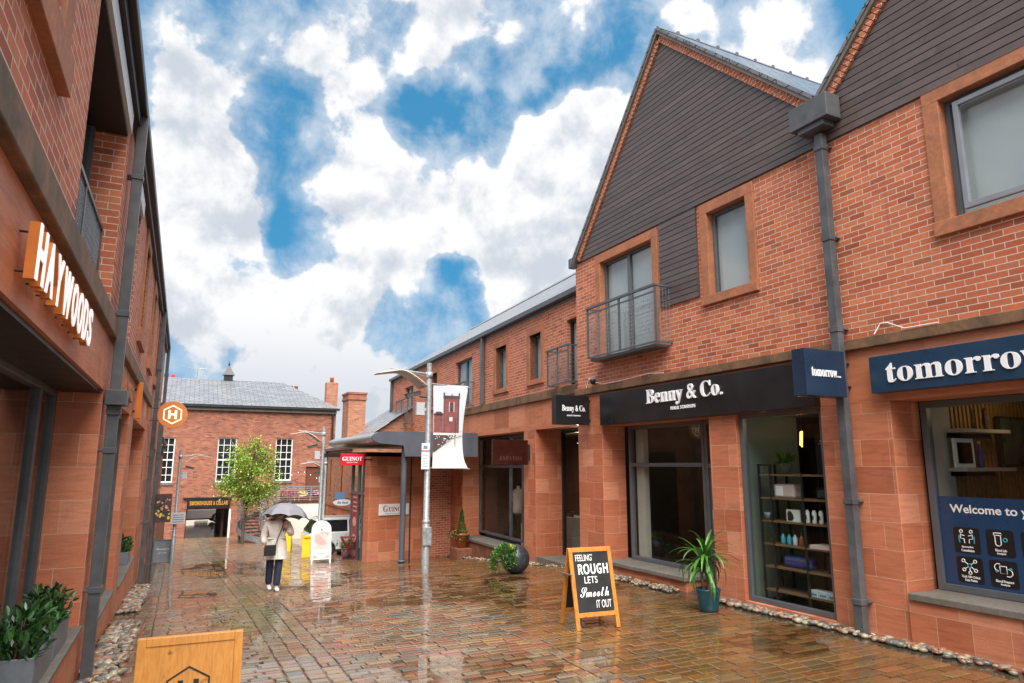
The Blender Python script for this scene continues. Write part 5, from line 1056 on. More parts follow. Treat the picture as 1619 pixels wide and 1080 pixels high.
MB().tube([(-1.4, -.3, -.9), (-1.4, -.3, -2.2)], .07, 10).build('support_post', 'pipe_grey', st)
tr = thing('street_tree', 'young bright green tree with an airy crown by the curved stair', 'tree', (2.98, 36.2, gz(2.98, 36.2)))
def trunkpath(mb, pts, r): mb.tube([Vector(p) for p in pts], r, 8)
m = MB(); trunkpath(m, [(0, 0, -.05), (.02, 0, 1.0), (.08, .02, 2.0), (.18, 0, 3.0), (.25, .05, 4.2)], [.075, .06, .05, .035, .012]); rr = random.Random(5); tips = []
for i in range(26):
    z = rr.uniform(1.6, 4.2); a = rr.uniform(0, 6.28); L_ = (1.0-.55*abs(z-2.7)/1.6)*rr.uniform(.7, 1.2); b = Vector((.02+.06*z, 0, z)); e_ = b+Vector((math.cos(a)*L_, math.sin(a)*L_, rr.uniform(.15, .75))); md = (b+e_)/2+Vector((0, 0, .12)); m.tube([b, md, e_], [.02, .013, .005], 6); tips += [b.lerp(md, .8), md, md.lerp(e_, .5), e_, e_]
tips += [Vector((.25, .05, 4.4)), Vector((.2, .1, 4.75)), Vector((-.75, 0, 2.7)), Vector((-.95, 0, 2.85)), Vector((1.1, 0, 2.6)), Vector((1.15, .1, 2.4)), Vector((.5, 0, 1.7)), Vector((.75, 0, 1.75))]
clumps = []
for i in range(70):
    a, b = rr.uniform(0, 6.28), math.asin(rr.uniform(-1, 1)); r = rr.uniform(.45, 1.)**.6; clumps.append((Vector((.22+1.2*r*math.cos(a)*math.cos(b), 1.15*r*math.sin(a)*math.cos(b), 3.25+1.5*r*math.sin(b))), rr.uniform(.13, .27)))
clumps += [(v, .17) for v in (Vector((-.95, -.1, 2.75)), Vector((-1.15, 0, 2.65)), Vector((1.3, -.1, 2.5)), Vector((.3, 0, 4.85)), Vector((.7, 0, 1.75)), Vector((.2, -.2, 1.7)))]
for c, r_c in clumps[::3]: m.tube([Vector((.02+.05*c.z*.7, 0, c.z*.72)), Vector((.1, 0, c.z*.8)).lerp(c, .5), c], [.018, .012, .004], 5)
m.build('trunk', 'trunk', tr)
def fn(rr):
    c, r_c = clumps[rr.randrange(len(clumps))]; g = Vector((rr.gauss(0, r_c), rr.gauss(0, r_c), rr.gauss(0, r_c*.8))); return c+g, g+Vector((0, 0, .05))
leafy(9000, fn, 'leaf_bright', .125, 11, 'crown', tr, .5, -.1)

# ================================================================ LAMP POSTS
def lamp_post(label, x, y, z, arm2=False):
    t = thing('street_lamp', label, 'street lamp', (x, y, z), 0, 'galvanised street lamps with curved shades')
    MB().tube([(0, 0, -.1), (0, 0, 1.1), (0, 0, 1.12), (0, 0, 4.80)], [.088, .086, .070, .062], 18).lathe([(.075, 1.08), (.092, 1.1), (.09, 1.16), (.07, 1.18)], 18).build('post', 'galvanised', t)
    MB().box(-.10, .1, -.115, -.075, .62, 1.02).build('access_door', 'galvanised', t, bevel=.006)
    m = MB().lathe([(.085, 4.44), (.085, 4.58)], 16).tube([(-.05, -.02, 4.54), (-.95, -.02, 4.62)], .016, 8).tube([(-.05, .02, 4.47), (-.72, .02, 4.62)], .012, 8)
    for k in range(8): xx = -.15-k*.08; m.tube([(xx, -.02, 4.55-.01*k*-.08), (xx-.05, .0, 4.5+.012*k)], .007, 5)
    m.build('arm', 'galvanised', t)
    m = MB(); n = 14; w = .34
    for i in range(n):
        a, b = i/n, (i+1)/n; f = lambda q: (-.14-1.14*q, 4.20+.36*math.sin(math.pi*(.5*min(1, q/.62)))-.10*max(0, q-.5)/.5); (xa, za), (xb, zb) = f(a), f(b); wa, wb = w*(1-.45*a*a), w*(1-.45*b*b)
        m.mesh([(xa, -wa, za), (xb, -wb, zb), (xb, wb, zb), (xa, wa, za), (xa, -wa, za+.022), (xb, -wb, zb+.022), (xb, wb, zb+.022), (xa, wa, za+.022)], [(0, 1, 2, 3), (7, 6, 5, 4), (0, 4, 5, 1), (3, 2, 6, 7)]+([(0, 3, 7, 4)] if i == 0 else [])+([(1, 5, 6, 2)] if i == n-1 else []), None, True)
    m.build('lamp_shade', 'lamp_shade', t)
    m = MB().tube([(-.06, -.02, 3.98), (-.24, -.03, 3.99)], .016, 8); m.build('camera_bracket', 'black_metal', t)
    mt = Matrix.Translation((-.36, -.05, 4.05)) @ Matrix.Rotation(R(-14), 4, 'Y')
    MB().box(-.22, .13, -.075, .075, -.05, .03, None, mt).box(-.25, .13, -.09, .09, .031, .045, None, mt).build('floodlight', 'pipe_grey', t); MB().box(-.19, .10, -.06, .06, -.056, -.051, None, mt).build('lens', 'car_glass', t)
    MB().box(-.32, -.12, -.09, .06, 3.55, 3.85).box(-.12, -.06, -.03, .03, 3.66, 3.72).build('control_box', 'grey_box', t, bevel=.01)
    return t
l1 = lamp_post('tall near street lamp carrying a church tower banner on its post', 5.18, 15.37, gz(5.18, 15.37))
dup(l1, (4.72, 26.0, gz(4.7, 26)), 0, 'middle street lamp standing behind the rounded white pavement sign', .955)
dup(l1, (5.55, 29.8, gz(5.5, 29.8)-.2), 0, 'far right street lamp, the lowest, beside the pink annexe', .82)
dup(l1, (.0, 24.6, gz(0, 24.6)), R(180), 'left street lamp with its arm over the street near the passage', .73)
Z1 = gz(5.18, 15.37)
t = thing('banner', 'hanging banner with dark red church tower picture on the near street lamp', 'banner', (5.18, 15.37, 0))
MB().tube([(.05, 0, 3.90), (1.02, 0, 3.84)], .012, 8).tube([(.05, 0, 1.93), (1.06, 0, 1.90)], .012, 8).build('rods', 'galvanised', t)
def bsheet(poly, d, name, mat, seg=1):
    # cloth: slight curl towards the lower right
    def cl(x, z): q = max(0, (2.75-z)/.85); return d-.10*q*q*(x-.1)/.9+.02*math.sin(x*5+z*2)
    m = MB(); m.mesh([(x, cl(x, z), z) for x, z in poly]+[(x, cl(x, z)+.002, z) for x, z in poly], [tuple(range(len(poly))), tuple(range(len(poly), 2*len(poly)))[::-1]]); return m
def bgrid(x0f, x1f, z0, z1, d, name, mat, n=14, nx=8):
    m = MB()
    def cl(x, z): q = max(0, (2.75-z)/.85); return d-.10*q*q*(x-.1)/.9+.02*math.sin(x*5+z*2)
    for i in range(n):
        za, zb = z0+(z1-z0)*i/n, z0+(z1-z0)*(i+1)/n
        for j in range(nx):
            g = lambda z, k: x0f(z)+(x1f(z)-x0f(z))*k/nx
            P = [(g(za, j), za), (g(za, j+1), za), (g(zb, j+1), zb), (g(zb, j), zb)]; m.face([(x, cl(x, z), z) for x, z in P], None, None, True)
    return m
XR_ = lambda z: 1.0-.14*math.sin(max(0, min(1, (3.84-z)/1.94))*2.6)+.0 if z > 2.1 else 1.0-.14*math.sin((3.84-z)/1.94*2.6)+.06*(2.1-z)/.2
XL_ = lambda z: .11+.02*math.sin((z-1.9)*1.6)
f = lambda m, n, c: m.build(n, c, t)
f(bgrid(XL_, XR_, 1.92, 3.885, .0, '', ''), 'cloth', 'banner_white')
f(bgrid(lambda z: .13, lambda z: XR_(z)-.02, 2.78, 3.86, -.006, '', ''), 'printed_sky', 'banner_sky')
tw_ = lambda a, b: (lambda z: a, lambda z: b)
f(bgrid(*tw_(.38, .76), 2.74, 3.56, -.012, '', ''), 'printed_tower', 'banner_tower'); f(bgrid(*tw_(.14, .37), 2.74, 3.16, -.011, '', ''), 'printed_church', 'banner_tower')
m = MB()
for (a, b, c, d_) in ((.365, .775, 3.56, 3.63), (.365, .40, 3.63, 3.70), (.74, .775, 3.63, 3.70), (.56, .585, 3.63, 3.67), (.53, .61, 3.26, 3.46), (.13, .37, 3.16, 3.19), (.375, .395, 2.74, 3.55), (.735, .76, 2.74, 3.55)): g = bgrid(*tw_(a, b), c, d_, -.017, '', '', 3, 2); m.mesh(g.v, g.f)
m.prism([(.14, 3.19), (.37, 3.19), (.30, 3.24), (.2, 3.24)], 'y', -.02, -.017); f(m, 'printed_shadow', 'banner_dark')
m = MB(); g = bgrid(lambda z: .12, lambda z: .12+max(.02, (z-2.28)/.5*.72), 2.30, 2.70, -.014, '', '', 10, 8); m.mesh(g.v, g.f); f(m, 'printed_wall', 'banner_dark')
for nm, a, b, c, d_ in (('printed_window', .505, .52, 3.24, 3.48), ('printed_window', .62, .635, 3.24, 3.48), ('printed_clock', .52, .60, 3.02, 3.12)): f(bgrid(*tw_(a, b), c, d_, -.022, '', '', 2, 2), nm, 'banner_white')
f(bgrid(lambda z: .12, lambda z: XR_(z)-.02, 2.69, 2.745, -.02, '', '', 2, 6), 'printed_wall_top', 'banner_white')
m = MB()
for k in range(46): x = rnd.uniform(.14, .8); z = rnd.uniform(2.36+max(0, x-.2)*.55, 2.68); g = bgrid(*tw_(x, x+.03), z, z+.016, -.02, '', '', 1, 1); m.mesh(g.v, g.f)
f(m, 'printed_stones', 'banner_white')
m = MB(); g = bgrid(*tw_(.665, .675), 2.45, 3.1, -.024, '', '', 4, 1); m.mesh(g.v, g.f); f(m, 'printed_lamp', 'hair')
t = thing('parking_notice', 'narrow white notice with small grey lines strapped to the near street lamp', 'notice', (5.10, 15.27, 1.90)); MB().box(-.10, .09, -.01, .0, 0, .59).build('panel', 'white_paint', t, bevel=.003); m = MB()
for k in range(9): m.box(-.075, .05+rnd.uniform(-.05, .02), -.012, -.0105, .06+k*.035, .072+k*.035)
m.box(-.06, .04, -.012, -.0105, .46, .54); m.build('print', 'blue_sign', t); MB().box(-.10, .09, -.0125, -.0105, .40, .43).build('red_band', 'flower_red', t)
t = thing('banner', 'square banner with flowers printed on it hanging left of the far left lamp', 'banner', (-.08, 24.55, .35)); MB().box(-.52, -.06, 0, .006, -.12, .75).build('cloth', 'banner_dark', t); m = MB(); m2 = MB(); m3 = MB()
for mm, n_ in ((m, 14), (m2, 12), (m3, 22)):
    for _ in range(n_): x, z, r = rnd.uniform(-.48, -.1), rnd.uniform(-.0, .6), rnd.uniform(.018, .042); mm.prism([(x+r*math.cos(a), z+r*math.sin(a)*1.3) for a in np.arange(0, 6.28, .8)], 'y', -.004-.002*rnd.random(), -.001)
m.build('printed_yellow', 'flower_yellow', t); m2.build('printed_pink', 'flower_pink', t); m3.build('printed_green', 'leaf_laurel', t)
t = thing('finger_sign', 'pale grey direction boards on the left street lamp', 'sign', (0, 24.45, .2)); MB().box(-.12, .28, -.02, .0, -.02, .32).build('board', 'grey_box', t); m = MB()
for k in range(4): m.box(-.08, .24, -.022, -.0205, .03+k*.07, .05+k*.07)
m.build('print', 'frame_grey', t)

# ================================================================ STREET FURNITURE
def a_board(label, loc, rot, w, h, lean, fmat, pmat, frame=.07, legs=.12):
    t = thing('pavement_board', label, 'pavement sign', loc, rot)
    for s, nm in ((-1, 'front'), (1, 'rear')):
        mt = Matrix.Translation((0, 0, h)) @ Matrix.Rotation(s*lean, 4, 'X') @ Matrix.Translation((0, s*.012, -h/math.cos(lean))); H_ = h/math.cos(lean)
        m = MB()
        for x in (-w/2, w/2-frame): m.box(x, x+frame, -.014, .014, 0, H_, None, mt)
        m.box(-w/2+frame, w/2-frame, -.013, .013, H_-frame, H_, None, mt).box(-w/2+frame, w/2-frame, -.013, .013, legs, legs+frame, None, mt)
        o = m.build('frame', fmat, t, bevel=.004); MB().box(-w/2+frame, w/2-frame, -.005, .006, legs+frame, H_-frame, None, mt).build('panel', pmat, t)
        if s == -1: FM = mt
    return t, FM, h/math.cos(lean)
t, FM, H_ = a_board('wooden framed chalkboard pavement sign with hand chalked lettering by the long sill', (5.0, 8.08, gz(5.0, 8.1)-.005), R(-4), .63, .98, R(13), 'pine', 'blackboard', .055, .15)
def chalk(mb, s, z, hgt, x, w, style=None, **k):
    q = MB(); text(q, style(s) if style else s, hgt, 'C', (x, -.0055, z), w, .002, **k); mb.mesh([FM @ Vector(v) for v in q.v], q.f)
m = MB(); chalk(m, "FEELING'", .88, .085, -.10, .25, shear=-.08); chalk(m, 'LETS', .60, .085, -.03, .19); chalk(m, 'IT OUT', .30, .095, .12, .22, shear=.05); chalk(m, 'Smooth', .45, .12, .0, .42, SCRIPT); m.build('chalk_lettering', 'chalk', t)
m = MB(); chalk(m, 'ROUGH', .735, .13, .02, .44, SANS); m.build('bold_chalk_lettering', 'chalk', t)
MB().box(-.34, -.315, -.18, .18, .66, .672).build('hinge_strap', 'steel', t)
t, FM, H_ = a_board('oak pavement sign with black hexagon and letter H at the near edge', (.165, 5.45, gz(.16, 5.4)-.005), R(-2), .66, .93, R(11), 'oak', 'oak', .055, .06)
m = MB(); q = MB(); hx = [(.155*math.sin(R(60*k)), .155*math.cos(R(60*k))) for k in range(6)]; hi = [(.142*math.sin(R(60*k)), .142*math.cos(R(60*k))) for k in range(6)]
for k in range(6): a, b, c, d = hx[k], hx[(k+1) % 6], hi[(k+1) % 6], hi[k]; q.prism([(p[0], p[1]+.60) for p in (a, b, c, d)], 'y', -.008, -.0055)
text(q, SANS('H'), .14, 'C', (0, -.0055, .60), .13, .0025); m.mesh([FM @ Vector(v) for v in q.v], q.f); m.build('emblem', 'sign_black', t)
t, FM, H_ = a_board('dark grey slate pavement sign leaning near the far left lamp', (-.28, 25.0, gz(-.3, 25)), R(0), .56, .72, R(10), 'frame_grey', 'planter_grey', .03, .03); q = MB(); text(q, 'flowers', .05, 'C', (0, -.0055, .45), .36, .002); text(q, 'open today', .03, 'C', (0, -.0055, .33), .26, .002); m = MB(); m.mesh([FM @ Vector(v) for v in q.v], q.f); m.build('lettering', 'chalk', t)
# rounded white pavement sign
zg = gz(4.05, 21.8); t = thing('pavement_sign', 'white pavement sign with rounded top and pink picture panel by the corner shop', 'pavement sign', (4.05, 21.8, zg), R(-2))
mt = Matrix.Rotation(R(-9), 4, 'X'); rd = [(-.30, 0), (.30, 0), (.29, .86)]+[(.29*math.cos(R(a)), .88+.26*math.sin(R(a))) for a in range(0, 181, 15)]+[(-.29, .86)]
MB().prism([(x, z+.10) for x, z in rd[:2]]+[(x, z+.10) for x, z in rd[2:]], 'y', -.03, .0, None, False, mt).box(-.29, -.25, -.03, 0, -.02, .099, None, mt).box(.25, .29, -.03, 0, -.02, .099, None, mt).build('front_panel', 'white_paint', t)
mt2 = Matrix.Translation((0, .30, 0)) @ Matrix.Rotation(R(9), 4, 'X'); MB().box(-.29, .29, 0, .03, .1, .98, None, mt2).box(-.29, -.25, 0, .03, -.02, .099, None, mt2).box(.25, .29, 0, .03, -.02, .099, None, mt2).build('rear_panel', 'white_paint', t); MB().box(-.02, .02, .0, .3, .98, 1.0).build('hinge', 'steel', t)
q = MB(); text(q, SERIF('GUINOT'), .055, 'C', (0, -.031, 1.06), .3, .003); text(q, 'TREATMENT', .045, 'C', (0, -.031, .27), .26, .003); m = MB(); m.mesh([mt @ Vector(v) for v in q.v], q.f); m.build('lettering', 'grey_metal', t)
MB().box(-.22, .22, -.033, -.031, .38, .90, None, mt).build('picture', 'blush', t); MB().prism([(-.2, .78), (-.1, .84), (.02, .74), (.12, .62), (.16, .55), (.02, .52), (-.12, .55), (-.2, .64)], 'y', -.036, -.034, None, False, mt).prism([(-.23, .14), (-.08, .14), (-.23, .26)], 'y', -.036, -.032, None, False, mt).prism([(.23, .14), (.08, .14), (.23, .26)], 'y', -.036, -.032, None, False, mt).prism([(.21, .89), (.06, .89), (.21, .76)], 'y', -.036, -.034, None, False, mt).build('pink_shapes', 'pink', t)
for (x, y, sc, lab) in ((4.10, 24.7, .70, 'short yellow folding floor sign just left of the rounded white pavement sign'), (4.05, 29.2, 1.0, 'taller yellow folding floor sign behind, by the cream wall')):
    t = thing('floor_sign', lab, 'floor sign', (x, y, gz(x, y)), R(72), 'yellow floor signs'); h = .98*sc
    for s in (-1, 1): mt = Matrix.Translation((0, 0, h)) @ Matrix.Rotation(s*R(10), 4, 'Y') @ Matrix.Translation((0, 0, -h)); MB().box(s*.012-.01, s*.012+.01, -.20*sc, .20*sc, 0, h, None, mt).box(s*.012-.03, s*.012+.03, -.20*sc, -.20*sc+.03, 0, h-.05, None, mt).build('panel', 'yellow', t, bevel=.01)
    MB().box(-.05, .05, -.13*sc, .13*sc, h-.04, h+.03).build('handle', 'yellow', t, bevel=.01)
# sphere planter with spilling shrub
t = thing('sphere_planter', 'tilted black sphere planter spilling green shrub beside the stone pier', 'planter', (6.42, 13.25, gz(6.42, 13.25))); t.scale = (.78,)*3
rot = Matrix.Translation((0, 0, .37)) @ Matrix.Rotation(R(-38), 4, 'Y') @ Matrix.Rotation(R(8), 4, 'X'); MB().lathe([(.02, -.38)]+[(.38*math.cos(R(a)), .38*math.sin(R(a))) for a in range(-80, 52, 8)]+[(.20, .30), (.21, .2)], 32, (0, 0, 0), True, None, rot).build('sphere', 'ball_black', t)
def fn(rr):
    a, el = rr.uniform(0, 6.28), rr.uniform(-.5, 1.5); r = rr.uniform(.4, 1)**.5; d = Vector((math.cos(a)*math.cos(el), math.sin(a)*math.cos(el), math.sin(el))); p = Vector((-.36, -.04, .40))+Vector((d.x*.38, d.y*.44, d.z*.36-max(0, -d.x)*.2))*r; return p, d
leafy(1800, fn, 'leaf_green', .085, 4, 'foliage', t); leafy(60, lambda rr: ((rr.uniform(-.22, .0), rr.uniform(-.15, .15), rr.uniform(.64, .72)), (0, 0, 1)), 'flower_yellow', .05, 8, 'yellow_flowers', t, .8)
# terracotta pot with cone topiary
PT = FT.w(-.25, 20.3, 0); zt = gz(PT.x, PT.y); t = thing('potted_topiary', 'terracotta pot with clipped green cone and trailing yellow flowers on a low stone block', 'plant', (PT.x, PT.y, zt+.30)); MB().lathe([(.14, 0), (.22, .36), (.25, .37), (.25, .43), (.21, .43), (.20, .38)], 24).build('pot', 'terracotta', t); MB().lathe([(.195, .36), (.195, .39)], 20).build('soil', 'soil', t)
def fn(rr): z = rr.random(); a = rr.uniform(0, 6.28); r = .15*(1-z*.92)*rr.uniform(.8, 1); return (math.cos(a)*r, math.sin(a)*r, .42+z*.72), (math.cos(a), math.sin(a), .8)
leafy(1500, fn, 'leaf_green', .045, 6, 'cone', t)
def fn(rr): a = rr.uniform(0, 6.28); r = rr.uniform(.1, .36); return (math.cos(a)*r-.08, math.sin(a)*r*.8, .46-max(0, r-.2)*2.2*rr.random()), (math.cos(a), math.sin(a), .2)
leafy(620, fn, 'leaf_varie', .07, 9, 'trailing_flowers', t)
bq = thing('stone_block', 'mossy stone block carrying the terracotta pot', 'stone', (PT.x, PT.y, zt)); MB().box(-.26, .26, -.34, .34, -.3, .298).build('block', 'wet_stone', bq, bevel=.015)
# strappy plant in a teal pot
zt = gz(7.0, 8.0); t = thing('potted_yucca', 'tall strappy green yucca in a ribbed teal pot beside the flush window', 'plant', (6.95, 8.02, zt)); pr = [(.125, 0)]+[(.13+.036*(k/9)+(.004 if k % 2 else 0), .03+.24*k/9) for k in range(10)]+[(.175, .29), (.175, .31), (.15, .31), (.15, .27)]; MB().lathe(pr, 28).build('pot', 'teal_pot', t); MB().lathe([(.148, .25), (.148, .28)], 20).build('soil', 'soil', t)
MB().tube([(.02, 0, .26), (.03, .02, .5), (.0, .02, .72)], [.03, .026, .022], 8).tube([(-.05, .03, .26), (-.07, .04, .45), (-.05, .06, .6)], [.022, .02, .016], 8).build('stem', 'trunk', t)
rr = random.Random(12); m = MB()
for i in range(66):
    a = i*2.4+rr.gauss(0, .25); el = rr.uniform(-.1, 1.45); b = Vector((.0 if i % 3 else -.05, .02, (.70 if i % 3 else .58)+rr.uniform(-.06, .04))); L_ = rr.uniform(.42, .62); p = b.copy(); pts = [p.copy()]; e_ = el
    for k in range(8): d = Vector((math.cos(a)*math.cos(e_), math.sin(a)*math.cos(e_), math.sin(e_))); p = p+d*L_/8; pts.append(p.copy()); e_ -= rr.uniform(.18, .34)*(1.25-el*.45)
    s = Vector((-math.sin(a), math.cos(a), 0)); c = rr.random(); ws = (.012, .02, .024, .025, .023, .02, .015, .009, .001)
    for k in range(8):
        up = Vector((0, 0, .006)); l0, r0, l1, r1 = pts[k]-s*ws[k]+up, pts[k]+s*ws[k]+up, pts[k+1]-s*ws[k+1]+up, pts[k+1]+s*ws[k+1]+up; m.face([pts[k], r0, r1, pts[k+1]], None, c); m.face([l0, pts[k], pts[k+1], l1], None, c*.8)
m.build('foliage', 'leaf_yucca', t)
# red folding table and a plant on the ground behind it
t = thing('folding_table', 'red folding bistro table with crossed legs outside the corner shop door', 'table', (5.07, 22.9, gz(5.0, 22.9))); MB().prism([(.24*math.cos(a*.314), .24*math.sin(a*.314)) for a in range(20)], 'z', .68, .705).build('tabletop', 'dark_red', t)
for y in (-.14, .14): MB().tube([(-.22, y, 0), (.19, y, .68)], .013, 8).build('leg', 'dark_red', t); MB().tube([(.22, y*.8, 0), (-.19, y*.8, .68)], .013, 8).build('leg', 'dark_red', t)
t = thing('potted_shrub', 'small yellow green potted shrub beside the red folding table', 'plant', (5.17, 23.5, gz(5, 23.5))); MB().lathe([(.11, 0), (.16, .28), (.14, .28), (.13, .24)], 18).build('pot', 'planter_grey', t); leafy(420, lambda rr: ((rr.gauss(0, .13), rr.gauss(0, .13), .3+abs(rr.gauss(0, .16))), (rr.gauss(0, 1), rr.gauss(0, 1), .8)), 'leaf_varie', .09, 5, parent=t)

# ================================================================ CARS
def car(label, loc, rot, paint, scale=1.):
    t = thing('parked_car', label, 'car', loc, rot); t.scale = (scale,)*3
    P = [(-1.86, .34), (-1.90, .62), (-1.80, .80), (-1.15, .94), (1.75, .94), (1.88, .80), (1.90, .34)]; wc = (-1.2, 1.22); pts = [(-1.86, .30)]; 
    for c in wc: pts += [(c+.36*math.cos(R(a)), .30+.36*math.sin(R(a))) for a in range(180, -1, -20)]
    pts += [(1.88, .30)]+P[::-1][1:]
    m = MB(); m.prism(pts[:], 'y', -.80, .80); m.build('body', paint, t, bevel=.03)
    G_ = [(-1.02, .941), (-.50, 1.34), (1.55, 1.34), (1.80, .941)]
    MB().mesh([(x, -.74 if z < 1 else -.62, z) for x, z in G_]+[(x, .74 if z < 1 else .62, z) for x, z in G_], [(0, 1, 2, 3), (7, 6, 5, 4), (0, 4, 5, 1), (2, 6, 7, 3)]).build('side_glass', 'car_glass', t)
    m = MB().prism([(-.58, 1.341), (-.46, 1.43), (1.5, 1.43), (1.62, 1.341)], 'y', -.66, .66)
    for s in (-1, 1):
        for a, b in (((-1.08, .93), (-.52, 1.35)), ((.42, .93), (.42, 1.35)), ((1.72, .93), (1.52, 1.35))): m.tube([(a[0], s*.755, a[1]), (b[0], s*.635, b[1])], .035, 6)
    m.build('roof', paint, t, bevel=.02)
    for x in wc:
        for s in (-1, 1):
            w = MB(); w.tube([(x, s*.62, .30), (x, s*.82, .30)], .30, 24); w_ = w.build('wheel', 'tyre', t); r = MB(); r.tube([(x, s*.815, .30), (x, s*.825, .30)], .055, 12)
            for k in range(12): a = R(30*k); r.tube([(x, s*.826, .30), (x+.2*math.cos(a), s*.826, .30+.2*math.sin(a))], .014, 5)
            r.tube([(x+.205*math.cos(R(a)), s*.826, .30+.205*math.sin(R(a))) for a in range(0, 361, 20)], .016, 6); r.build('rim', 'alloy', w_)
    for s in (-1, 1): MB().box(-1.90, -1.78, s*.48, s*.72, .62, .76).build('headlight', 'light_frame', t, bevel=.03); MB().box(-.86, -.74, s*.80, s*.93, .93, 1.03).build('mirror', 'car_glass', t, bevel=.02)
    MB().box(-1.92, -1.87, -.5, .5, .34, .55).build('grille', 'black_metal', t); MB().box(-1.6, 1.6, -.805, .805, .24, .33).build('sill_trim', 'tyre', t)
    return t
car('white small car parked half behind the corner shop', (6.2, 26.75, gz(5, 26.5)-.12), math.pi, 'car_white', 1.0)
car('white hatchback seen through the hall passage', (1.35, 55.0, gz(1, 55)), R(8), 'car_white')

# ================================================================ PERSON WITH UMBRELLA
PX, PY = 1.84, 14.67; PZ = gz(PX, PY)+.004
def skin(name, mat, nodes, edges, parent, sub=2, root=0):
    me = bpy.data.meshes.new(name); me.from_pydata([n[0] for n in nodes], edges, []); o = bpy.data.objects.new(name, me); COL.objects.link(o); o.parent = parent
    s = o.modifiers.new('skin', 'SKIN')
    for i, n in enumerate(nodes): v = me.skin_vertices[0].data[i]; r = n[1]; v.radius = r if isinstance(r, tuple) else (r, r); v.use_root = (i == root)
    q = o.modifiers.new('sub', 'SUBSURF'); q.levels = sub; q.render_levels = sub; s.use_smooth_shade = True
    me.materials.append(M[mat]); return o
person = thing('person', 'person in pale coat and dark jeans walking under an umbrella with head bowed', 'person', (PX, PY, PZ), R(4))
# x to the picture's right, -y towards the camera; left of picture = the walker's right arm
HIPZ = .80
body = [((0, 0, .88), (.135, .10)), ((.0, .0, 1.05), (.125, .09)), ((.01, -.02, 1.25), (.155, .095)), ((.02, -.05, 1.36), (.08, .07)), ((.03, -.09, 1.42), (.05, .05)),
        ((.035, -.13, 1.49), (.085, .095)), ((.035, -.12, 1.57), (.075, .085)),
        ((-.19, -.03, 1.29), .055), ((-.24, .02, 1.06), .042), ((-.235, -.04, .86), .03),
        ((.21, -.03, 1.28), .055), ((.27, -.06, 1.05), .042), ((.15, -.22, 1.20), .03),
        ((-.085, .0, .80), .085), ((-.08, .06, .46), .058), ((-.07, .16, .12), .04), ((-.07, .10, .045), .035),
        ((.085, .0, .80), .085), ((.055, -.06, .46), .058), ((.03, -.05, .09), .04), ((.03, -.15, .035), .034)]
be = [(0, 1), (1, 2), (2, 3), (3, 4), (4, 5), (5, 6), (2, 7), (7, 8), (8, 9), (2, 10), (10, 11), (11, 12), (0, 13), (13, 14), (14, 15), (15, 16), (0, 17), (17, 18), (18, 19), (19, 20)]
bd = skin('body', 'skin', body, be, person)
def hand(wrist, dirv, palm_n, curl, parent, name='hand', side=1):
    """palm with five separate fingers; dirv = from wrist to knuckles, palm_n = out of the palm"""
    d = Vector(dirv).normalized(); n_ = Vector(palm_n); n_ = (n_-d*n_.dot(d)).normalized(); s = d.cross(n_)*side; w = Vector(wrist); m = MB()
    c = [w+d*q for q in (0, .03, .06, .085)]
    for i in range(3):
        for a, b in ((c[i], c[i+1]),):
            ha, hb_ = (.024, .032, .038, .036)[i], (.024, .032, .038, .036)[i+1]
            A = [a+s*ha+n_*.012, a-s*ha+n_*.012, a-s*ha-n_*.012, a+s*ha-n_*.012]; B = [b+s*hb_+n_*.012, b-s*hb_+n_*.012, b-s*hb_-n_*.012, b+s*hb_-n_*.012]
            m.mesh(A+B, [(i_, (i_+1) % 4, (i_+1) % 4+4, i_+4) for i_ in range(4)]+[(3, 2, 1, 0), (4, 5, 6, 7)], None, True)
    for k, (o_, l) in enumerate(((.028, .068), (.010, .076), (-.010, .071), (-.028, .055))):
        p = c[3]+s*o_-d*.006; pts = [p]; a = .2
        for q in (.42, .32, .26): p = p+(d*math.cos(a)+n_*math.sin(a))*l*q; pts.append(p); a += curl
        m.tube(pts, [.0095, .009, .008, .0065], 7)
    p = c[1]+s*.030; m.tube([c[0]+s*.018, p+s*.006, p+s*.016+d*.028+n_*.012, p+s*.010+d*.05+n_*.024], [.011, .0105, .0095, .007], 7)
    return m.build(name, 'skin', parent)
hand((-.235, -.045, .865), (0, -.15, -1), (1, -.3, 0), .35, person); hand((.15, -.225, 1.205), (-.55, -.1, .8), (0, -1, .2), .95, person, side=-1)
hd = MB().lathe([(.02, -.02), (.075, .0), (.098, .05), (.10, .10), (.085, .14), (.05, .165), (.005, .175)], 18, (0, 0, 0), True, None, Matrix.Translation((.035, -.105, 1.465)) @ Matrix.Rotation(R(25), 4, 'X')).build('hair', 'hair', person)
MB().lathe([(.008, -.012), (.014, 0), (.008, .018)], 8, (.035, -.235, 1.50)).build('nose', 'skin', person)
for s in (-1, 1): MB().lathe([(.004, -.006), (.009, 0), (.004, .006)], 8, (.035+s*.032, -.214, 1.525)).build('eye', 'hair', person); MB().lathe([(.008, -.03), (.016, 0), (.01, .03)], 8, (.035+s*.088, -.12, 1.50)).build('ear', 'skin', person)
MB().tube([(.015, -.222, 1.466), (.035, -.226, 1.464), (.055, -.222, 1.466)], .005, 6).build('mouth', 'dark_red', person)
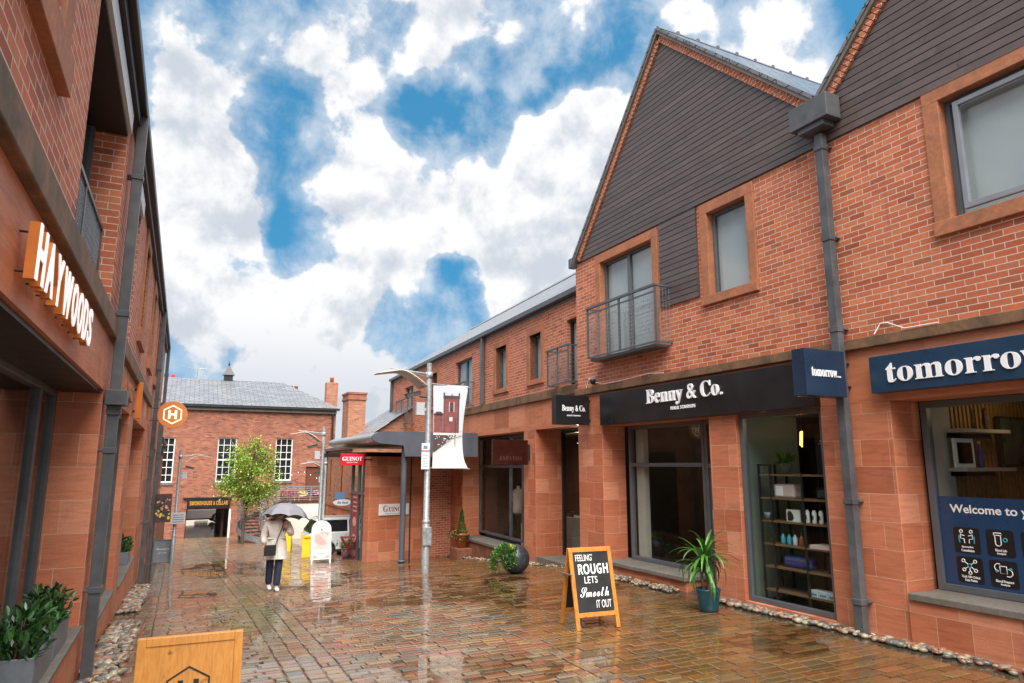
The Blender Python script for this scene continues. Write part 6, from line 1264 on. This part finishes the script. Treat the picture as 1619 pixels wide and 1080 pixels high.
# coat: one shell with sleeves, hood and a flared skirt
coat = [((0, 0, .93), (.175, .135)), ((0, 0, .86), (.17, .13)), ((0, 0, .99), (.172, .132)), ((.0, .0, 1.08), (.165, .125)), ((.01, -.015, 1.24), (.19, .125)), ((.02, -.05, 1.34), (.125, .105)), ((.025, -.08, 1.40), (.10, .09)),
        ((-.19, -.03, 1.27), .085), ((-.245, .02, 1.05), .068), ((-.237, -.035, .885), .055), ((.21, -.03, 1.26), .085), ((.28, -.06, 1.04), .07), ((.17, -.20, 1.175), .052)]
skin('coat', 'coat', coat, [(1, 0), (0, 2), (2, 3), (3, 4), (4, 5), (5, 6), (4, 7), (7, 8), (8, 9), (4, 10), (10, 11), (11, 12)], person, 2, 3)
sk = MB(); ns = 36; prof_ = [(.60, .235, .20), (.61, .238, .203), (.72, .222, .185), (.84, .205, .165), (.94, .19, .15), (1.02, .178, .138)]
for i in range(len(prof_)-1):
    for k in range(ns):
        def SP(i_, k_): z, rx, ry = prof_[i_]; a = 6.2832*(k_ % ns)/ns; f_ = 1+.035*math.sin(a*7+z*3)*(1.02-z)/.42; return (rx*f_*math.cos(a), ry*f_*math.sin(a)+.01, z+.012*math.sin(a*3+1)*(1.02-z))
        sk.face([SP(i, k), SP(i, k+1), SP(i+1, k+1), SP(i+1, k)], None, None, True)
sk.build('coat_skirt', 'coat', person); MB().tube([(.01, -.195, .61), (.0, -.16, .85), (.005, -.142, 1.1), (.015, -.15, 1.28)], .006, 6).build('coat_placket', 'banner_white', person)
jn = [((0, 0, .80), (.12, .09)), ((-.085, .0, .76), .085), ((-.085, .06, .46), .076), ((-.075, .15, .085), .07), ((.085, .0, .76), .085), ((.06, -.06, .46), .078), ((.035, -.055, .07), .072)]
skin('jeans', 'jeans', jn, [(0, 1), (1, 2), (2, 3), (0, 4), (4, 5), (5, 6)], person)
for (x, y, a) in ((-.07, .12, R(28)), (.032, -.10, 0)): skin('shoe', 'shoe', [((x, y+.07, .05+(.05 if a else 0)), (.042, .045)), ((x, y, .045+(.02 if a else 0)), (.045, .038)), ((x, y-.09, .036), (.045, .032)), ((x, y-.13, .03), (.035, .024))], [(0, 1), (1, 2), (2, 3)], person, 2, 1)
t = thing('shoulder_bag', 'black leather shoulder bag hanging at the hip of the walking person', 'bag', (PX-.13, PY-.25, PZ+.69)); MB().box(-.115, .10, -.05, .03, 0, .20).build('bag', 'bag_black', t, bevel=.02); MB().box(-.117, .102, -.056, -.0505, .09, .202).build('flap', 'bag_black', t, bevel=.002)
t_ = MB(); t_.tube([(.09, -.0, .19), (.13, .02, .32), (.19, .03, .48), (.23, .06, .62), (.22, .16, .66), (.15, .25, .60)], .010, 6); t_.build('strap', 'bag_black', t)
u_ = thing('umbrella', 'grey umbrella with eight panels tilted over the walking person', 'umbrella', (PX+.13, PY-.10, PZ+1.33), 0); Ru = Matrix.Rotation(R(6), 4, 'Y') @ Matrix.Rotation(R(-8), 4, 'X')
m = MB(); n = 8; rg = [(.0, .34), (.155, .318), (.30, .255), (.40, .15), (.455, .055)]
for k in range(n):
    for i in range(len(rg)-1):
        sag = 4; 
        for j in range(sag):
            def P(i_, j_):
                r, z = rg[i_]; a0, a1 = R(45*k), R(45*(k+1)); q = j_/sag; A = Vector((r*math.cos(a0), r*math.sin(a0), z)); B = Vector((r*math.cos(a1), r*math.sin(a1), z)); v = A.lerp(B, q); bl = .05*(r/.43)*4*q*(1-q); d = Vector((v.x, v.y, 0)); v = v-(d.normalized()*0 if d.length == 0 else d.normalized()*bl*.35); v.z += bl*.55 if i_ < 4 else bl*.75; return Ru @ v
            q_ = [P(i, j), P(i, j+1), P(i+1, j+1), P(i+1, j)]; m.face(q_ if i else [q_[0], q_[2], q_[3]], None, None, True)
m.build('canopy', 'umbrella_cloth', u_)
m = MB()
for k in range(n): m.tube([Ru @ Vector((r*math.cos(R(45*k))*.995, r*math.sin(R(45*k))*.995, z-.006)) for r, z in rg], .004, 5)
m.build('ribs', 'steel', u_); MB().tube([Ru @ Vector((0, 0, .39)), Ru @ Vector((0, 0, -.18))], .006, 8).build('shaft', 'black_metal', u_); MB().tube([Ru @ Vector((0, 0, -.10)), Ru @ Vector((0, 0, -.20))], .014, 10).build('handle', 'black_metal', u_)
MB().tube([(.42, -.05, .03), (.47, -.06, .0), (.50, -.06, -.05), (.52, -.06, -.09)], [.012, .016, .016, .012], 6).build('strap', 'black_metal', u_)
